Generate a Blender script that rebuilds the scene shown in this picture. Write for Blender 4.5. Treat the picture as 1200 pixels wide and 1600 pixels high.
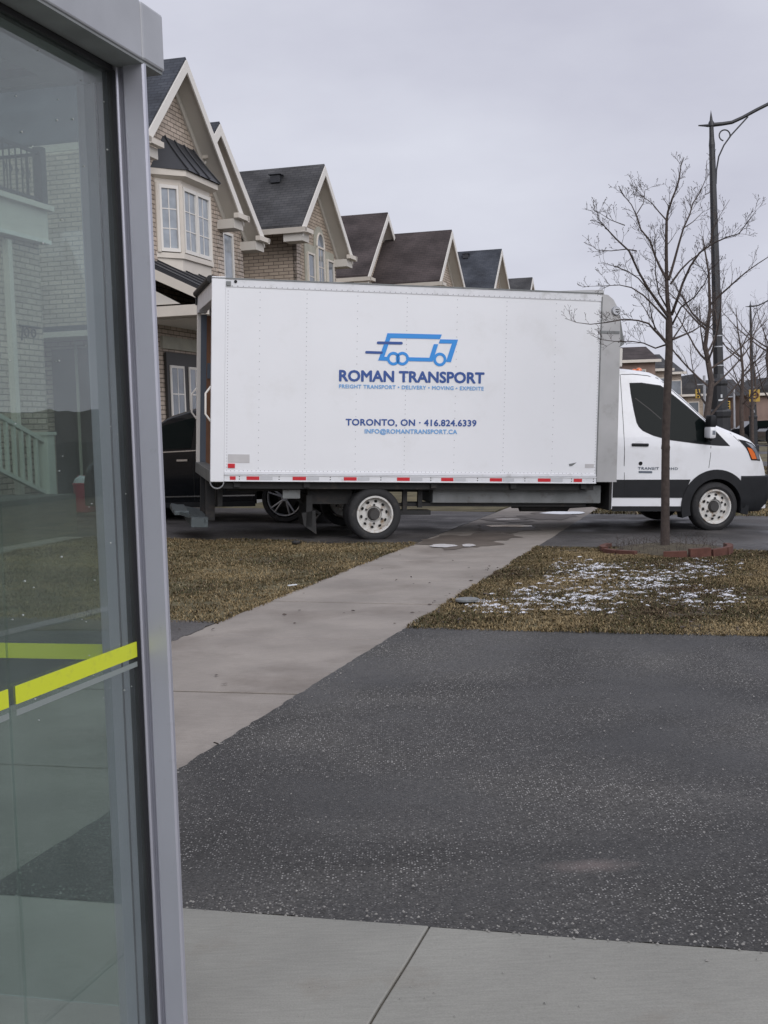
import bpy, bmesh, math, random
import numpy as np
from mathutils import Vector, Matrix, noise
random.seed(7); rng = np.random.default_rng(7)
PI = math.pi
for o in list(bpy.data.objects): bpy.data.objects.remove(o)
scene = bpy.context.scene; col = scene.collection

# ------------------------------------------------------------------ camera
FPX = 2000.0; TH = math.atan(127/2000.0); RO = math.atan(.033); EYE = 1.48
AZ = math.atan(557/2000.0)                       # azimuth of the street, from +Y towards +X
Fv = Vector((0, math.cos(TH), -math.sin(TH))); R0 = Vector((1,0,0)); U0 = Vector((0, math.sin(TH), math.cos(TH)))
Rv = R0*math.cos(RO) - U0*math.sin(RO); Uv = U0*math.cos(RO) + R0*math.sin(RO)
C0 = Vector((0,0,EYE))
cd = bpy.data.cameras.new('camera'); cam = bpy.data.objects.new('camera', cd); col.objects.link(cam)
cd.sensor_fit = 'HORIZONTAL'; cd.sensor_width = 36; cd.lens = FPX/1200*36; cd.clip_start = .05; cd.clip_end = 5000
m = Matrix((( Rv.x, Uv.x, -Fv.x, C0.x),(Rv.y, Uv.y, -Fv.y, C0.y),(Rv.z, Uv.z, -Fv.z, C0.z),(0,0,0,1)))
cam.matrix_world = m; scene.camera = cam
scene.render.resolution_x = 768; scene.render.resolution_y = 1024

# ------------------------------------------------------------------ sky, sun, exposure
SUN_EL, SUN_DIR = math.radians(33), Vector((.42, -.90, 0)).normalized()     # the bright part of the overcast is behind the camera
sunvec = Vector((SUN_DIR.x*math.cos(SUN_EL), SUN_DIR.y*math.cos(SUN_EL), math.sin(SUN_EL)))
w = bpy.data.worlds.new('World'); scene.world = w; w.use_nodes = True
nt = w.node_tree; nt.nodes.clear(); L = nt.links.new; N = nt.nodes.new
out = N('ShaderNodeOutputWorld'); bg = N('ShaderNodeBackground'); bg.inputs[1].default_value = .1; L(bg.outputs[0], out.inputs[0])
sky = N('ShaderNodeTexSky'); sky.sky_type = 'NISHITA'; sky.sun_disc = False; sky.sun_elevation = SUN_EL; sky.sun_rotation = math.atan2(SUN_DIR.x, SUN_DIR.y)
tc = N('ShaderNodeTexCoord')
mp = N('ShaderNodeMapping'); mp.inputs['Scale'].default_value = (1.3, 1.3, 3.2); L(tc.outputs['Generated'], mp.inputs[0])
nz = N('ShaderNodeTexNoise'); nz.inputs['Scale'].default_value = 2.3; nz.inputs['Detail'].default_value = 6; nz.inputs['Roughness'].default_value = .5; L(mp.outputs[0], nz.inputs[0])
cr = N('ShaderNodeValToRGB'); cr.color_ramp.elements[0].position = .3; cr.color_ramp.elements[0].color = (.47,.475,.56,1)
cr.color_ramp.elements[1].position = .72; cr.color_ramp.elements[1].color = (.63,.645,.72,1); L(nz.outputs[0], cr.inputs[0])
dt = N('ShaderNodeVectorMath'); dt.operation = 'DOT_PRODUCT'; L(tc.outputs['Generated'], dt.inputs[0]); dt.inputs[1].default_value = sunvec
mr = N('ShaderNodeMapRange'); mr.inputs[1].default_value = -.2; mr.inputs[2].default_value = 1; mr.inputs[3].default_value = 11.8; mr.inputs[4].default_value = 18; L(dt.outputs['Value'], mr.inputs[0])
vm = N('ShaderNodeVectorMath'); vm.operation = 'SCALE'; L(cr.outputs[0], vm.inputs[0]); L(mr.outputs[0], vm.inputs['Scale'])
mx = N('ShaderNodeMixRGB'); mx.inputs[0].default_value = .97; L(sky.outputs[0], mx.inputs[1]); L(vm.outputs[0], mx.inputs[2]); L(mx.outputs[0], bg.inputs[0])
sd = bpy.data.lights.new('sun','SUN'); sd.energy = 1.35; sd.angle = math.radians(50); sd.color = (1,.975,.95)
so = bpy.data.objects.new('sun', sd); col.objects.link(so); so.rotation_euler = sunvec.to_track_quat('Z','Y').to_euler()
scene.view_settings.view_transform = 'Standard'; scene.view_settings.look = 'None'; scene.view_settings.exposure = 0; scene.view_settings.gamma = 1
scene.render.engine = 'CYCLES'

# ------------------------------------------------------------------ coordinates: s along the street, u away from it to the left
D_ = Vector((math.sin(AZ), math.cos(AZ), 0)); N_ = Vector((-math.cos(AZ), math.sin(AZ), 0))
ROTS = PI/2 - AZ
def W(s, u, z=0): p = D_*s + N_*u; return Vector((p.x, p.y, z))
def ray(x, y): return Fv + Rv*((x-600)/FPX) + Uv*((800-y)/FPX)
def FP(x, y, u):  r = ray(x,y); p = C0 + r*(u/r.dot(N_)); return p.dot(D_), p.z     # pixel -> (s, z) on the plane u
def SP(x, y, s):  r = ray(x,y); p = C0 + r*(s/r.dot(D_)); return p.dot(N_), p.z     # pixel -> (u, z) on the plane s
def smooth(a,b,x): t = min(1,max(0,(x-a)/(b-a))); return t*t*(3-2*t)
def gz(s, u): return .03*(min(12,max(-3,u))-2.8)*smooth(6,14,s)
def GP(x, y):
    z = 0
    for i in range(6): r = ray(x,y); p = C0 + r*((z-EYE)/r.z); z = gz(p.dot(D_), p.dot(N_))
    return p.dot(D_), p.dot(N_)

# ------------------------------------------------------------------ object helpers
def tag(o, label=None, cat=None, group=None, kind=None):
    if label: o['label'] = label
    if cat: o['category'] = cat
    if group: o['group'] = group
    if kind: o['kind'] = kind
    return o
def thing(name, label, cat, loc=(0,0,0), rz=0, group=None):
    o = bpy.data.objects.new(name, None); col.objects.link(o); o.empty_display_size = .2
    o.location = loc; o.rotation_euler = (0,0,rz); return tag(o, label, cat, group)
class MB:
    def __init__(s): s.b = bmesh.new()
    def face(s, pts):
        try: return s.b.faces.new([s.b.verts.new(p) for p in pts])
        except ValueError: return None
    def box(s, x0,y0,z0,x1,y1,z1, bev=0):
        x0,x1 = min(x0,x1),max(x0,x1); y0,y1 = min(y0,y1),max(y0,y1); z0,z1 = min(z0,z1),max(z0,z1)
        v = [s.b.verts.new(p) for p in [(x0,y0,z0),(x1,y0,z0),(x1,y1,z0),(x0,y1,z0),(x0,y0,z1),(x1,y0,z1),(x1,y1,z1),(x0,y1,z1)]]
        fs = [s.b.faces.new([v[i] for i in q]) for q in [(0,3,2,1),(4,5,6,7),(0,1,5,4),(1,2,6,5),(2,3,7,6),(3,0,4,7)]]
        if bev: bmesh.ops.bevel(s.b, geom=list({e for f in fs for e in f.edges}), offset=bev, segments=2, affect='EDGES', profile=.5)
        return s
    def prism(s, poly, axis, a, b):
        # poly in the two remaining axes, extruded along axis from a to b
        def P(p,t):
            return {'x':(t,p[0],p[1]),'y':(p[0],t,p[1]),'z':(p[0],p[1],t)}[axis]
        n = len(poly); A = [s.b.verts.new(P(p,a)) for p in poly]; B = [s.b.verts.new(P(p,b)) for p in poly]
        s.b.faces.new(A[::-1]); s.b.faces.new(B)
        for i in range(n): s.b.faces.new([A[i],A[(i+1)%n],B[(i+1)%n],B[i]])
        return s
    def hexa(s, p):   # 8 points, bottom ring then top ring
        v = [s.b.verts.new(q) for q in p]
        for q in [(0,3,2,1),(4,5,6,7),(0,1,5,4),(1,2,6,5),(2,3,7,6),(3,0,4,7)]: s.b.faces.new([v[i] for i in q])
        return s
    def tube(s, pts, rs, n=8, cap=True):
        pts = [Vector(p) for p in pts]
        if not hasattr(rs,'__len__'): rs = [rs]*len(pts)
        rings = []; ref = None
        for i,p in enumerate(pts):
            t = (pts[min(i+1,len(pts)-1)] - pts[max(i-1,0)])
            if t.length < 1e-9: t = Vector((0,0,1))
            t.normalize()
            if ref is None: ref = t.orthogonal().normalized()
            ref = (ref - t*ref.dot(t)); ref = ref.normalized() if ref.length>1e-6 else t.orthogonal().normalized()
            bi = t.cross(ref)
            rings.append([s.b.verts.new(p + (ref*math.cos(2*PI*k/n) + bi*math.sin(2*PI*k/n))*rs[i]) for k in range(n)])
        for a,b in zip(rings, rings[1:]):
            for k in range(n): s.b.faces.new([a[k],a[(k+1)%n],b[(k+1)%n],b[k]])
        if cap and n>2: s.b.faces.new(rings[0][::-1]); s.b.faces.new(rings[-1])
        return s
    def lathe(s, prof, c=(0,0,0), axis='z', n=32, cap=True):
        # prof: (r, t) pairs along the axis
        rings = []
        for r,t in prof:
            ring = []
            for k in range(n):
                a = 2*PI*k/n; x,y = r*math.cos(a), r*math.sin(a)
                p = {'z':(x,y,t),'y':(x,t,y),'x':(t,x,y)}[axis]
                ring.append(s.b.verts.new((c[0]+p[0],c[1]+p[1],c[2]+p[2])))
            rings.append(ring)
        for a,b in zip(rings, rings[1:]):
            for k in range(n): s.b.faces.new([a[k],a[(k+1)%n],b[(k+1)%n],b[k]])
        if cap: s.b.faces.new(rings[0][::-1]); s.b.faces.new(rings[-1])
        return s
    def build(s, name, mat, parent=None, smoothed=False, loc=None, merge=False, recalc=True):
        if merge: bmesh.ops.remove_doubles(s.b, verts=s.b.verts, dist=1e-4)
        if recalc: bmesh.ops.recalc_face_normals(s.b, faces=s.b.faces)
        me = bpy.data.meshes.new(name); s.b.to_mesh(me); s.b.free()
        if smoothed:
            me.polygons.foreach_set('use_smooth', [True]*len(me.polygons))
            try: me.set_sharp_from_angle(angle=math.radians(38))
            except Exception: pass
        o = bpy.data.objects.new(name, me); col.objects.link(o)
        if mat: me.materials.append(mat)
        if parent: o.parent = parent
        if loc is not None: o.location = loc
        return o
def copy_tree(o, parent=None):
    c = o.copy(); col.objects.link(c); c.parent = parent
    for ch in [x for x in bpy.data.objects if x.parent == o]: copy_tree(ch, c)
    return c

# ------------------------------------------------------------------ materials
def mat(name, colr, rough=.6, metal=0, spec=.5, bump=0, bscale=40, var=0, vscale=3, coat=0, dirt=None, dscale=4, dlo=.55, dhi=.75, grain=0):
    M = bpy.data.materials.new(name); M.use_nodes = True; t = M.node_tree; B = t.nodes['Principled BSDF']
    B.inputs['Roughness'].default_value = rough; B.inputs['Metallic'].default_value = metal; B.inputs['Specular IOR Level'].default_value = spec
    B.inputs['Coat Weight'].default_value = coat; B.inputs['Base Color'].default_value = (*colr,1)
    co = t.nodes.new('ShaderNodeTexCoord')
    last = None
    if var:
        n = t.nodes.new('ShaderNodeTexNoise'); n.inputs['Scale'].default_value = vscale; n.inputs['Detail'].default_value = 6; t.links.new(co.outputs['Object'], n.inputs[0])
        r = t.nodes.new('ShaderNodeValToRGB'); r.color_ramp.elements[0].position=.3; r.color_ramp.elements[1].position=.7
        r.color_ramp.elements[0].color = (*[c*(1-var) for c in colr],1); r.color_ramp.elements[1].color = (*[min(1,c*(1+var)) for c in colr],1)
        t.links.new(n.outputs[0], r.inputs[0]); t.links.new(r.outputs[0], B.inputs['Base Color']); last = r.outputs[0]
    if dirt:
        n = t.nodes.new('ShaderNodeTexNoise'); n.inputs['Scale'].default_value = dscale; n.inputs['Detail'].default_value = 9; n.inputs['Roughness'].default_value=.65; t.links.new(co.outputs['Object'], n.inputs[0])
        r = t.nodes.new('ShaderNodeMapRange'); r.inputs[1].default_value = dlo; r.inputs[2].default_value = dhi; t.links.new(n.outputs[0], r.inputs[0])
        x = t.nodes.new('ShaderNodeMixRGB'); x.inputs[1].default_value = (*colr,1); x.inputs[2].default_value = (*dirt,1)
        if last: t.links.new(last, x.inputs[1])
        t.links.new(r.outputs[0], x.inputs[0]); t.links.new(x.outputs[0], B.inputs['Base Color'])
    if grain:
        src = B.inputs['Base Color'].links[0].from_socket if B.inputs['Base Color'].links else None
        g1 = t.nodes.new('ShaderNodeTexNoise'); g1.inputs['Scale'].default_value = 170; g1.inputs['Detail'].default_value = 3; t.links.new(co.outputs['Object'], g1.inputs[0])
        g2 = t.nodes.new('ShaderNodeMapping'); g2.inputs['Rotation'].default_value = (0,0,-.272); g2.inputs['Scale'].default_value = (3,22,3); t.links.new(co.outputs['Object'], g2.inputs[0])
        g3 = t.nodes.new('ShaderNodeTexNoise'); g3.inputs['Scale'].default_value = 4; g3.inputs['Detail'].default_value = 6; t.links.new(g2.outputs[0], g3.inputs[0])
        ad = t.nodes.new('ShaderNodeMath'); t.links.new(g1.outputs[0], ad.inputs[0]); t.links.new(g3.outputs[0], ad.inputs[1])
        rg = t.nodes.new('ShaderNodeMapRange'); rg.inputs[1].default_value=.65; rg.inputs[2].default_value=1.35; rg.inputs[3].default_value=1-grain; rg.inputs[4].default_value=1+grain; t.links.new(ad.outputs[0], rg.inputs[0])
        sc = t.nodes.new('ShaderNodeVectorMath'); sc.operation='SCALE'; t.links.new(rg.outputs[0], sc.inputs['Scale'])
        if src: t.links.new(src, sc.inputs[0])
        t.links.new(sc.outputs[0], B.inputs['Base Color'])
    if bump:
        n = t.nodes.new('ShaderNodeTexNoise'); n.inputs['Scale'].default_value = bscale; n.inputs['Detail'].default_value = 5; t.links.new(co.outputs['Object'], n.inputs[0])
        b = t.nodes.new('ShaderNodeBump'); b.inputs['Strength'].default_value = bump; b.inputs['Distance'].default_value = .01
        t.links.new(n.outputs[0], b.inputs['Height']); t.links.new(b.outputs[0], B.inputs['Normal'])
    return M
def brickmat(name, c1, c2, mortar, bw, rh, ms, mode='wall', rough=.9, bump=.6, freq=2, patch=.25):
    M = bpy.data.materials.new(name); M.use_nodes = True; t = M.node_tree; B = t.nodes['Principled BSDF']; n = t.nodes.new; l = t.links.new
    B.inputs['Roughness'].default_value = rough; B.inputs['Specular IOR Level'].default_value = .25
    co = n('ShaderNodeTexCoord'); sp = n('ShaderNodeSeparateXYZ'); l(co.outputs['Object'], sp.inputs[0]); cb = n('ShaderNodeCombineXYZ')
    if mode == 'wall':
        a = n('ShaderNodeMath'); l(sp.outputs[0], a.inputs[0]); l(sp.outputs[1], a.inputs[1]); l(a.outputs[0], cb.inputs[0]); l(sp.outputs[2], cb.inputs[1])
    else:
        l(sp.outputs[1], cb.inputs[0]); l(sp.outputs[2], cb.inputs[1])
    br = n('ShaderNodeTexBrick'); l(cb.outputs[0], br.inputs[0]); br.inputs['Scale'].default_value = 1; br.inputs['Brick Width'].default_value = bw; br.inputs['Row Height'].default_value = rh
    br.inputs['Mortar Size'].default_value = ms; br.inputs['Mortar Smooth'].default_value = .2; br.inputs['Bias'].default_value = 0
    br.inputs['Color1'].default_value = (*c1,1); br.inputs['Color2'].default_value = (*c2,1); br.inputs['Mortar'].default_value = (*mortar,1)
    ns = n('ShaderNodeTexNoise'); ns.inputs['Scale'].default_value = 1.2; ns.inputs['Detail'].default_value = 8; l(co.outputs['Object'], ns.inputs[0])
    mr = n('ShaderNodeMapRange'); mr.inputs[1].default_value=.3; mr.inputs[2].default_value=.7; mr.inputs[3].default_value=1-patch; mr.inputs[4].default_value=1+patch*.6; l(ns.outputs[0], mr.inputs[0])
    ml = n('ShaderNodeVectorMath'); ml.operation='SCALE'; l(br.outputs[0], ml.inputs[0]); l(mr.outputs[0], ml.inputs['Scale']); l(ml.outputs[0], B.inputs['Base Color'])
    bp = n('ShaderNodeBump'); bp.invert = True; bp.inputs['Strength'].default_value = bump; bp.inputs['Distance'].default_value = .012; l(br.outputs['Fac'], bp.inputs['Height']); l(bp.outputs[0], B.inputs['Normal'])
    return M
def asphaltmat(name, base, fleck=.3, wet=.25, scale=95, thr=.75):
    M = bpy.data.materials.new(name); M.use_nodes = True; t = M.node_tree; B = t.nodes['Principled BSDF']; n = t.nodes.new; l = t.links.new
    co = n('ShaderNodeTexCoord')
    v = n('ShaderNodeTexVoronoi'); v.inputs['Scale'].default_value = scale; v.inputs['Randomness'].default_value = 1; l(co.outputs['Object'], v.inputs[0])
    sp = n('ShaderNodeSeparateColor'); l(v.outputs['Color'], sp.inputs[0])
    B.inputs['Specular IOR Level'].default_value = .45
    r = n('ShaderNodeMapRange'); r.inputs[1].default_value = thr; r.inputs[2].default_value = 1.0; l(sp.outputs[0], r.inputs[0])
    d = n('ShaderNodeMapRange'); d.inputs[1].default_value = .42; d.inputs[2].default_value = .22; l(v.outputs['Distance'], d.inputs[0])
    big = n('ShaderNodeTexNoise'); big.inputs['Scale'].default_value = 1.1; big.inputs['Detail'].default_value = 7; l(co.outputs['Object'], big.inputs[0])
    bg2 = n('ShaderNodeMapRange'); bg2.inputs[1].default_value=.35; bg2.inputs[2].default_value=.65; l(big.outputs[0], bg2.inputs[0])
    m1 = n('ShaderNodeMath'); m1.operation='MULTIPLY'; l(r.outputs[0], m1.inputs[0]); l(d.outputs[0], m1.inputs[1])
    m2 = n('ShaderNodeMath'); m2.operation='MULTIPLY'; l(m1.outputs[0], m2.inputs[0]); 
    m3 = n('ShaderNodeMapRange'); m3.inputs[3].default_value=.12; m3.inputs[4].default_value=1; l(bg2.outputs[0], m3.inputs[0]); l(m3.outputs[0], m2.inputs[1])
    c = n('ShaderNodeMixRGB'); c.inputs[1].default_value=(*[x*.78 for x in base],1); c.inputs[2].default_value=(*[x*1.22 for x in base],1); l(bg2.outputs[0], c.inputs[0])
    fine = n('ShaderNodeMixRGB'); fine.blend_type='MULTIPLY'; fine.inputs[0].default_value=.7; l(c.outputs[0], fine.inputs[1])
    st = n('ShaderNodeTexNoise'); st.inputs['Scale'].default_value = .55; st.inputs['Detail'].default_value = 4; st.inputs['Distortion'].default_value = .8; l(co.outputs['Object'], st.inputs[0])
    sr = n('ShaderNodeMapRange'); sr.inputs[1].default_value=.38; sr.inputs[2].default_value=.62; sr.inputs[3].default_value=.58; sr.inputs[4].default_value=1.42; l(st.outputs[0], sr.inputs[0])
    cs = n('ShaderNodeVectorMath'); cs.operation='SCALE'; l(c.outputs[0], cs.inputs[0]); l(sr.outputs[0], cs.inputs['Scale']); l(cs.outputs[0], fine.inputs[1])
    g = n('ShaderNodeMapRange'); g.inputs[3].default_value=.3; g.inputs[4].default_value=1.7; l(sp.outputs[1], g.inputs[0]); l(g.outputs[0], fine.inputs[2])
    x = n('ShaderNodeMixRGB'); x.inputs[2].default_value = (fleck,fleck*.97,fleck*.92,1); l(fine.outputs[0], x.inputs[1]); l(m2.outputs[0], x.inputs[0]); l(x.outputs[0], B.inputs['Base Color'])
    rr = n('ShaderNodeMapRange'); rr.inputs[3].default_value=.75-wet; rr.inputs[4].default_value=.8; l(bg2.outputs[0], rr.inputs[0]); l(rr.outputs[0], B.inputs['Roughness'])
    bp = n('ShaderNodeBump'); bp.inputs['Strength'].default_value=.8; bp.inputs['Distance'].default_value=.004; l(v.outputs['Distance'], bp.inputs['Height']); bp.invert=True; l(bp.outputs[0], B.inputs['Normal'])
    if name == 'asphalt':      # pale pinkish scuff worn into the drive
        src = x.outputs[0]; ps = W(*GP(925,1352)); 
        mpp = n('ShaderNodeMapping'); mpp.vector_type='TEXTURE'; mpp.inputs['Location'].default_value=(ps.x,ps.y,0); mpp.inputs['Scale'].default_value=(.17,.07,1); l(co.outputs['Object'], mpp.inputs[0])
        ln = n('ShaderNodeVectorMath'); ln.operation='LENGTH'; l(mpp.outputs[0], ln.inputs[0]); nn = n('ShaderNodeTexNoise'); nn.inputs['Scale'].default_value=14; l(co.outputs['Object'], nn.inputs[0])
        aa = n('ShaderNodeMath'); l(ln.outputs['Value'], aa.inputs[0]); l(nn.outputs[0], aa.inputs[1]); fr_ = n('ShaderNodeMapRange'); fr_.inputs[1].default_value=1.6; fr_.inputs[2].default_value=.5; fr_.inputs[4].default_value=.5; l(aa.outputs[0], fr_.inputs[0])
        xx = n('ShaderNodeMixRGB'); xx.inputs[2].default_value=(.20,.155,.14,1); l(fr_.outputs[0], xx.inputs[0]); l(src, xx.inputs[1]); l(xx.outputs[0], B.inputs['Base Color'])
    return M
def glassmat(name, tint, gloss=1.0, dirt=.06, dcol=(.5,.52,.5)):
    M = bpy.data.materials.new(name); M.use_nodes = True; t = M.node_tree; t.nodes.clear(); n = t.nodes.new; l = t.links.new
    o = n('ShaderNodeOutputMaterial'); tr = n('ShaderNodeBsdfTransparent'); tr.inputs[0].default_value = (*tint,1); gl = n('ShaderNodeBsdfGlossy'); gl.inputs['Roughness'].default_value = .01
    gl.inputs[0].default_value=(gloss,gloss,gloss,1)
    lw = n('ShaderNodeLayerWeight'); lw.inputs[0].default_value = .5; pw = n('ShaderNodeMath'); pw.operation='POWER'; l(lw.outputs['Facing'], pw.inputs[0]); pw.inputs[1].default_value = 4
    fr = n('ShaderNodeMapRange'); fr.inputs[3].default_value = .065; fr.inputs[4].default_value = .9; l(pw.outputs[0], fr.inputs[0])
    mx = n('ShaderNodeMixShader'); l(fr.outputs[0], mx.inputs[0]); l(tr.outputs[0], mx.inputs[1]); l(gl.outputs[0], mx.inputs[2])
    df = n('ShaderNodeBsdfDiffuse'); df.inputs[0].default_value=(*dcol,1); co = n('ShaderNodeTexCoord'); ns = n('ShaderNodeTexNoise'); ns.inputs['Scale'].default_value = 7; ns.inputs['Detail'].default_value=8; l(co.outputs['Object'], ns.inputs[0])
    mr = n('ShaderNodeMapRange'); mr.inputs[1].default_value=.3; mr.inputs[2].default_value=.75; mr.inputs[3].default_value=dirt*.6; mr.inputs[4].default_value=dirt*1.7; l(ns.outputs[0], mr.inputs[0])
    m2 = n('ShaderNodeMixShader'); l(mr.outputs[0], m2.inputs[0]); l(mx.outputs[0], m2.inputs[1]); l(df.outputs[0], m2.inputs[2]); l(m2.outputs[0], o.inputs[0])
    return M
M = {}
M['asphalt'] = asphaltmat('asphalt', (.041,.039,.0355), fleck=.62, scale=105, thr=.58)
M['asphalt_smooth'] = asphaltmat('asphalt_smooth', (.058,.054,.052), fleck=.2, wet=.42, scale=120, thr=.8)
M['concrete'] = mat('concrete', (.26,.232,.203), grain=.15, rough=.82, var=.16, vscale=1.6, bump=.25, bscale=120, dirt=(.165,.14,.118), dscale=.9, dlo=.5, dhi=.72)
M['pad'] = mat('pad_concrete', (.255,.25,.222), grain=.12, rough=.85, var=.09, vscale=2.2, bump=.2, bscale=160, dirt=(.21,.185,.15), dscale=1.4, dlo=.55, dhi=.75)
M['soil'] = mat('soil', (.075,.062,.04), rough=1, var=.35, vscale=9, bump=.6, bscale=60)
M['turf'] = mat('turf', (.11,.095,.05), rough=1, var=.35, vscale=2.5, bump=.8, bscale=90, dirt=(.17,.14,.075), dscale=2.5, dlo=.5, dhi=.7)
M['brick'] = brickmat('beige_brick', (.56,.47,.39), (.44,.37,.305), (.15,.125,.105), .27, .088, .009)
M['brick2'] = brickmat('tan_brick', (.46,.38,.30), (.37,.305,.24), (.15,.12,.10), .27, .088, .009)
M['quoin'] = brickmat('quoin_brick', (.53,.455,.39), (.45,.385,.33), (.14,.12,.10), .27, .088, .009)
M['shingle_blue'] = brickmat('blue_grey_shingle', (.052,.058,.07), (.068,.074,.086), (.038,.041,.05), .21, .075, .008, 'roof', bump=.5, patch=.45)
M['shingle_grey'] = brickmat('charcoal_shingle', (.06,.06,.063), (.078,.077,.078), (.042,.042,.044), .21, .075, .008, 'roof', bump=.5, patch=.45)
M['shingle_brown'] = brickmat('brown_shingle', (.075,.06,.058), (.063,.051,.05), (.045,.038,.038), .21, .075, .008, 'roof', bump=.5, patch=.45)
M['trim'] = mat('cream_trim', (.62,.57,.50), rough=.55, var=.05, vscale=3)
M['trimw'] = mat('white_trim', (.72,.69,.64), rough=.5)
M['soffit'] = mat('taupe_soffit', (.56,.53,.48), rough=.7)
M['stone'] = mat('precast_stone', (.36,.35,.29), rough=.85, var=.1, vscale=4)
M['black_metal_roof'] = mat('black_metal_roof', (.025,.026,.03), rough=.45)
M['pane'] = mat('window_pane', (.16,.18,.20), rough=.06, spec=.9, var=.25, vscale=2)
M['curtain'] = mat('curtained_pane', (.30,.33,.36), rough=.08, spec=.9, var=.18, vscale=5)
M['door'] = mat('dark_door', (.02,.018,.017), rough=.5)
M['white_paint'] = mat('white_fibreglass', (.78,.79,.81), rough=.38, coat=.15, var=.012, vscale=1.5, bump=.5, bscale=1.6, dirt=(.66,.66,.65), dscale=1.3, dlo=.55, dhi=.95)
M['cab_white'] = mat('cab_white_paint', (.77,.78,.80), rough=.32, coat=.6, dirt=(.55,.54,.52), dscale=2.2, dlo=.5, dhi=1.0)
M['rail'] = mat('painted_rail', (.70,.71,.73), rough=.4, var=.05, vscale=6, dirt=(.45,.45,.44), dscale=5)
M['alu'] = mat('brushed_aluminium', (.46,.47,.49), rough=.38, metal=.75, var=.06, vscale=4)
M['capgrey'] = mat('aluminium_cap', (.42,.42,.42), rough=.48, metal=.35, var=.1, vscale=2.2, dirt=(.3,.29,.28), dscale=3)
M['rivet'] = mat('rivet_metal', (.42,.42,.44), rough=.5, metal=.3)
M['plastic'] = mat('black_plastic', (.013,.014,.016), rough=.6, spec=.3, var=.2, vscale=6)
M['rubber'] = mat('tyre_rubber', (.022,.022,.023), rough=.82, bump=.3, bscale=90, dirt=(.06,.055,.05), dscale=9)
M['rim'] = mat('white_steel_rim', (.62,.61,.58), rough=.5, dirt=(.27,.19,.12), dscale=11, dlo=.5, dhi=.68)
M['hole'] = mat('dark_void', (.01,.01,.01), rough=.9)
M['hub'] = mat('dirty_hub', (.045,.042,.04), rough=.6)
M['frame_dark'] = mat('chassis_black', (.02,.02,.02), rough=.7, dirt=(.06,.045,.035), dscale=6)
M['galv'] = mat('galvanised_steel', (.20,.21,.21), rough=.55, metal=.4, var=.15, vscale=5, dirt=(.12,.11,.1), dscale=7)
M['step'] = mat('tread_plate', (.10,.118,.122), rough=.5, metal=.5, bump=.9, bscale=70)
M['red'] = mat('red_reflector', (.55,.02,.03), rough=.35)
M['silverref'] = mat('silver_reflector', (.52,.53,.55), rough=.35)
M['placard'] = mat('grey_decal', (.5,.49,.49), rough=.5, var=.06, vscale=8)
M['navy'] = mat('navy_vinyl', (.032,.085,.29), rough=.45)
M['blue'] = mat('blue_vinyl', (.035,.27,.70), rough=.45)
M['lightblue'] = mat('light_blue_vinyl', (.17,.38,.68), rough=.45)
M['darkglass'] = mat('dark_car_glass', (.007,.010,.010), rough=.03, spec=.09)
M['lens'] = mat('headlight_lens', (.20,.22,.25), rough=.08, spec=.9, coat=1)
M['amber'] = mat('amber_lens', (.75,.17,.04), rough=.2, coat=1)
M['wood'] = mat('plywood_lining', (.20,.10,.055), rough=.7, var=.2, vscale=3)
M['cardboard'] = mat('cardboard', (.36,.22,.13), rough=.85, var=.08, vscale=5)
M['strap'] = mat('grey_blanket', (.12,.14,.17), rough=.9)
M['suv'] = mat('black_car_paint', (.006,.007,.009), rough=.15, coat=.25, spec=.25)
M['chrome'] = mat('chrome', (.7,.71,.72), rough=.2, metal=1)
M['lamp_black'] = mat('black_lamp_paint', (.022,.023,.026), rough=.42, var=.2, vscale=5)
M['bark'] = mat('dark_bark', (.055,.042,.036), rough=.95, bump=.7, bscale=60, var=.3, vscale=20)
M['bark2'] = mat('grey_bark', (.075,.058,.05), rough=.95, var=.3, vscale=20)
M['planter'] = mat('terracotta_edging', (.105,.042,.03), rough=.9, bump=.4, bscale=50, var=.3, vscale=9, dirt=(.07,.05,.04), dscale=9)
M['snow'] = mat('snow', (.64,.65,.69), rough=.8, var=.15, vscale=30)
M['stonechip'] = mat('stone_chip', (.23,.22,.205), rough=.85, var=.5, vscale=30)
M['shelter'] = mat('anodised_aluminium', (.44,.445,.50), rough=.36, metal=.45, var=.05, vscale=3, dirt=(.36,.36,.40), dscale=26, dlo=.62, dhi=.8)
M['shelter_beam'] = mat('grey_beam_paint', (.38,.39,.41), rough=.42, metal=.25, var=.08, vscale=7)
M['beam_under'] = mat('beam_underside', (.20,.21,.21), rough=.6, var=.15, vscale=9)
M['gasket'] = mat('black_gasket', (.012,.012,.014), rough=.6)
M['shelter_glass'] = glassmat('shelter_glass', (.79,.855,.835), dirt=.032, dcol=(.52,.56,.56))
M['yellow'] = mat('yellow_film', (.62,.68,.035), rough=.5, dirt=(.5,.55,.06), dscale=30)
M['yellow_rear'] = mat('bright_yellow_film', (.85,.90,.10), rough=.5)
M['strip_grey'] = mat('grey_strip', (.24,.27,.26), rough=.6)  # thin grey strip just below the yellow stripe
M['speck'] = mat('dried_speck', (.35,.37,.36), rough=.8)
M['puddle'] = mat('puddle_painted_reflection', (.74,.76,.79), rough=.15, spec=1.0, var=.1, vscale=5)  # near-white base colour paints in the bright sky reflection
M['wet'] = mat('wet_concrete', (.125,.105,.088), rough=.6, var=.2, vscale=3, spec=.2)
M['iron'] = mat('wrought_iron', (.015,.015,.02), rough=.5)
M['railing'] = mat('cream_railing', (.55,.56,.50), rough=.6)
M['binred'] = mat('red_plastic_bin', (.50,.035,.07), rough=.45)
M['signyellow'] = mat('yellow_sign_face', (.48,.31,.05), rough=.5)
M['paper'] = mat('bin_bag', (.6,.62,.64), rough=.5)
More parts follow.
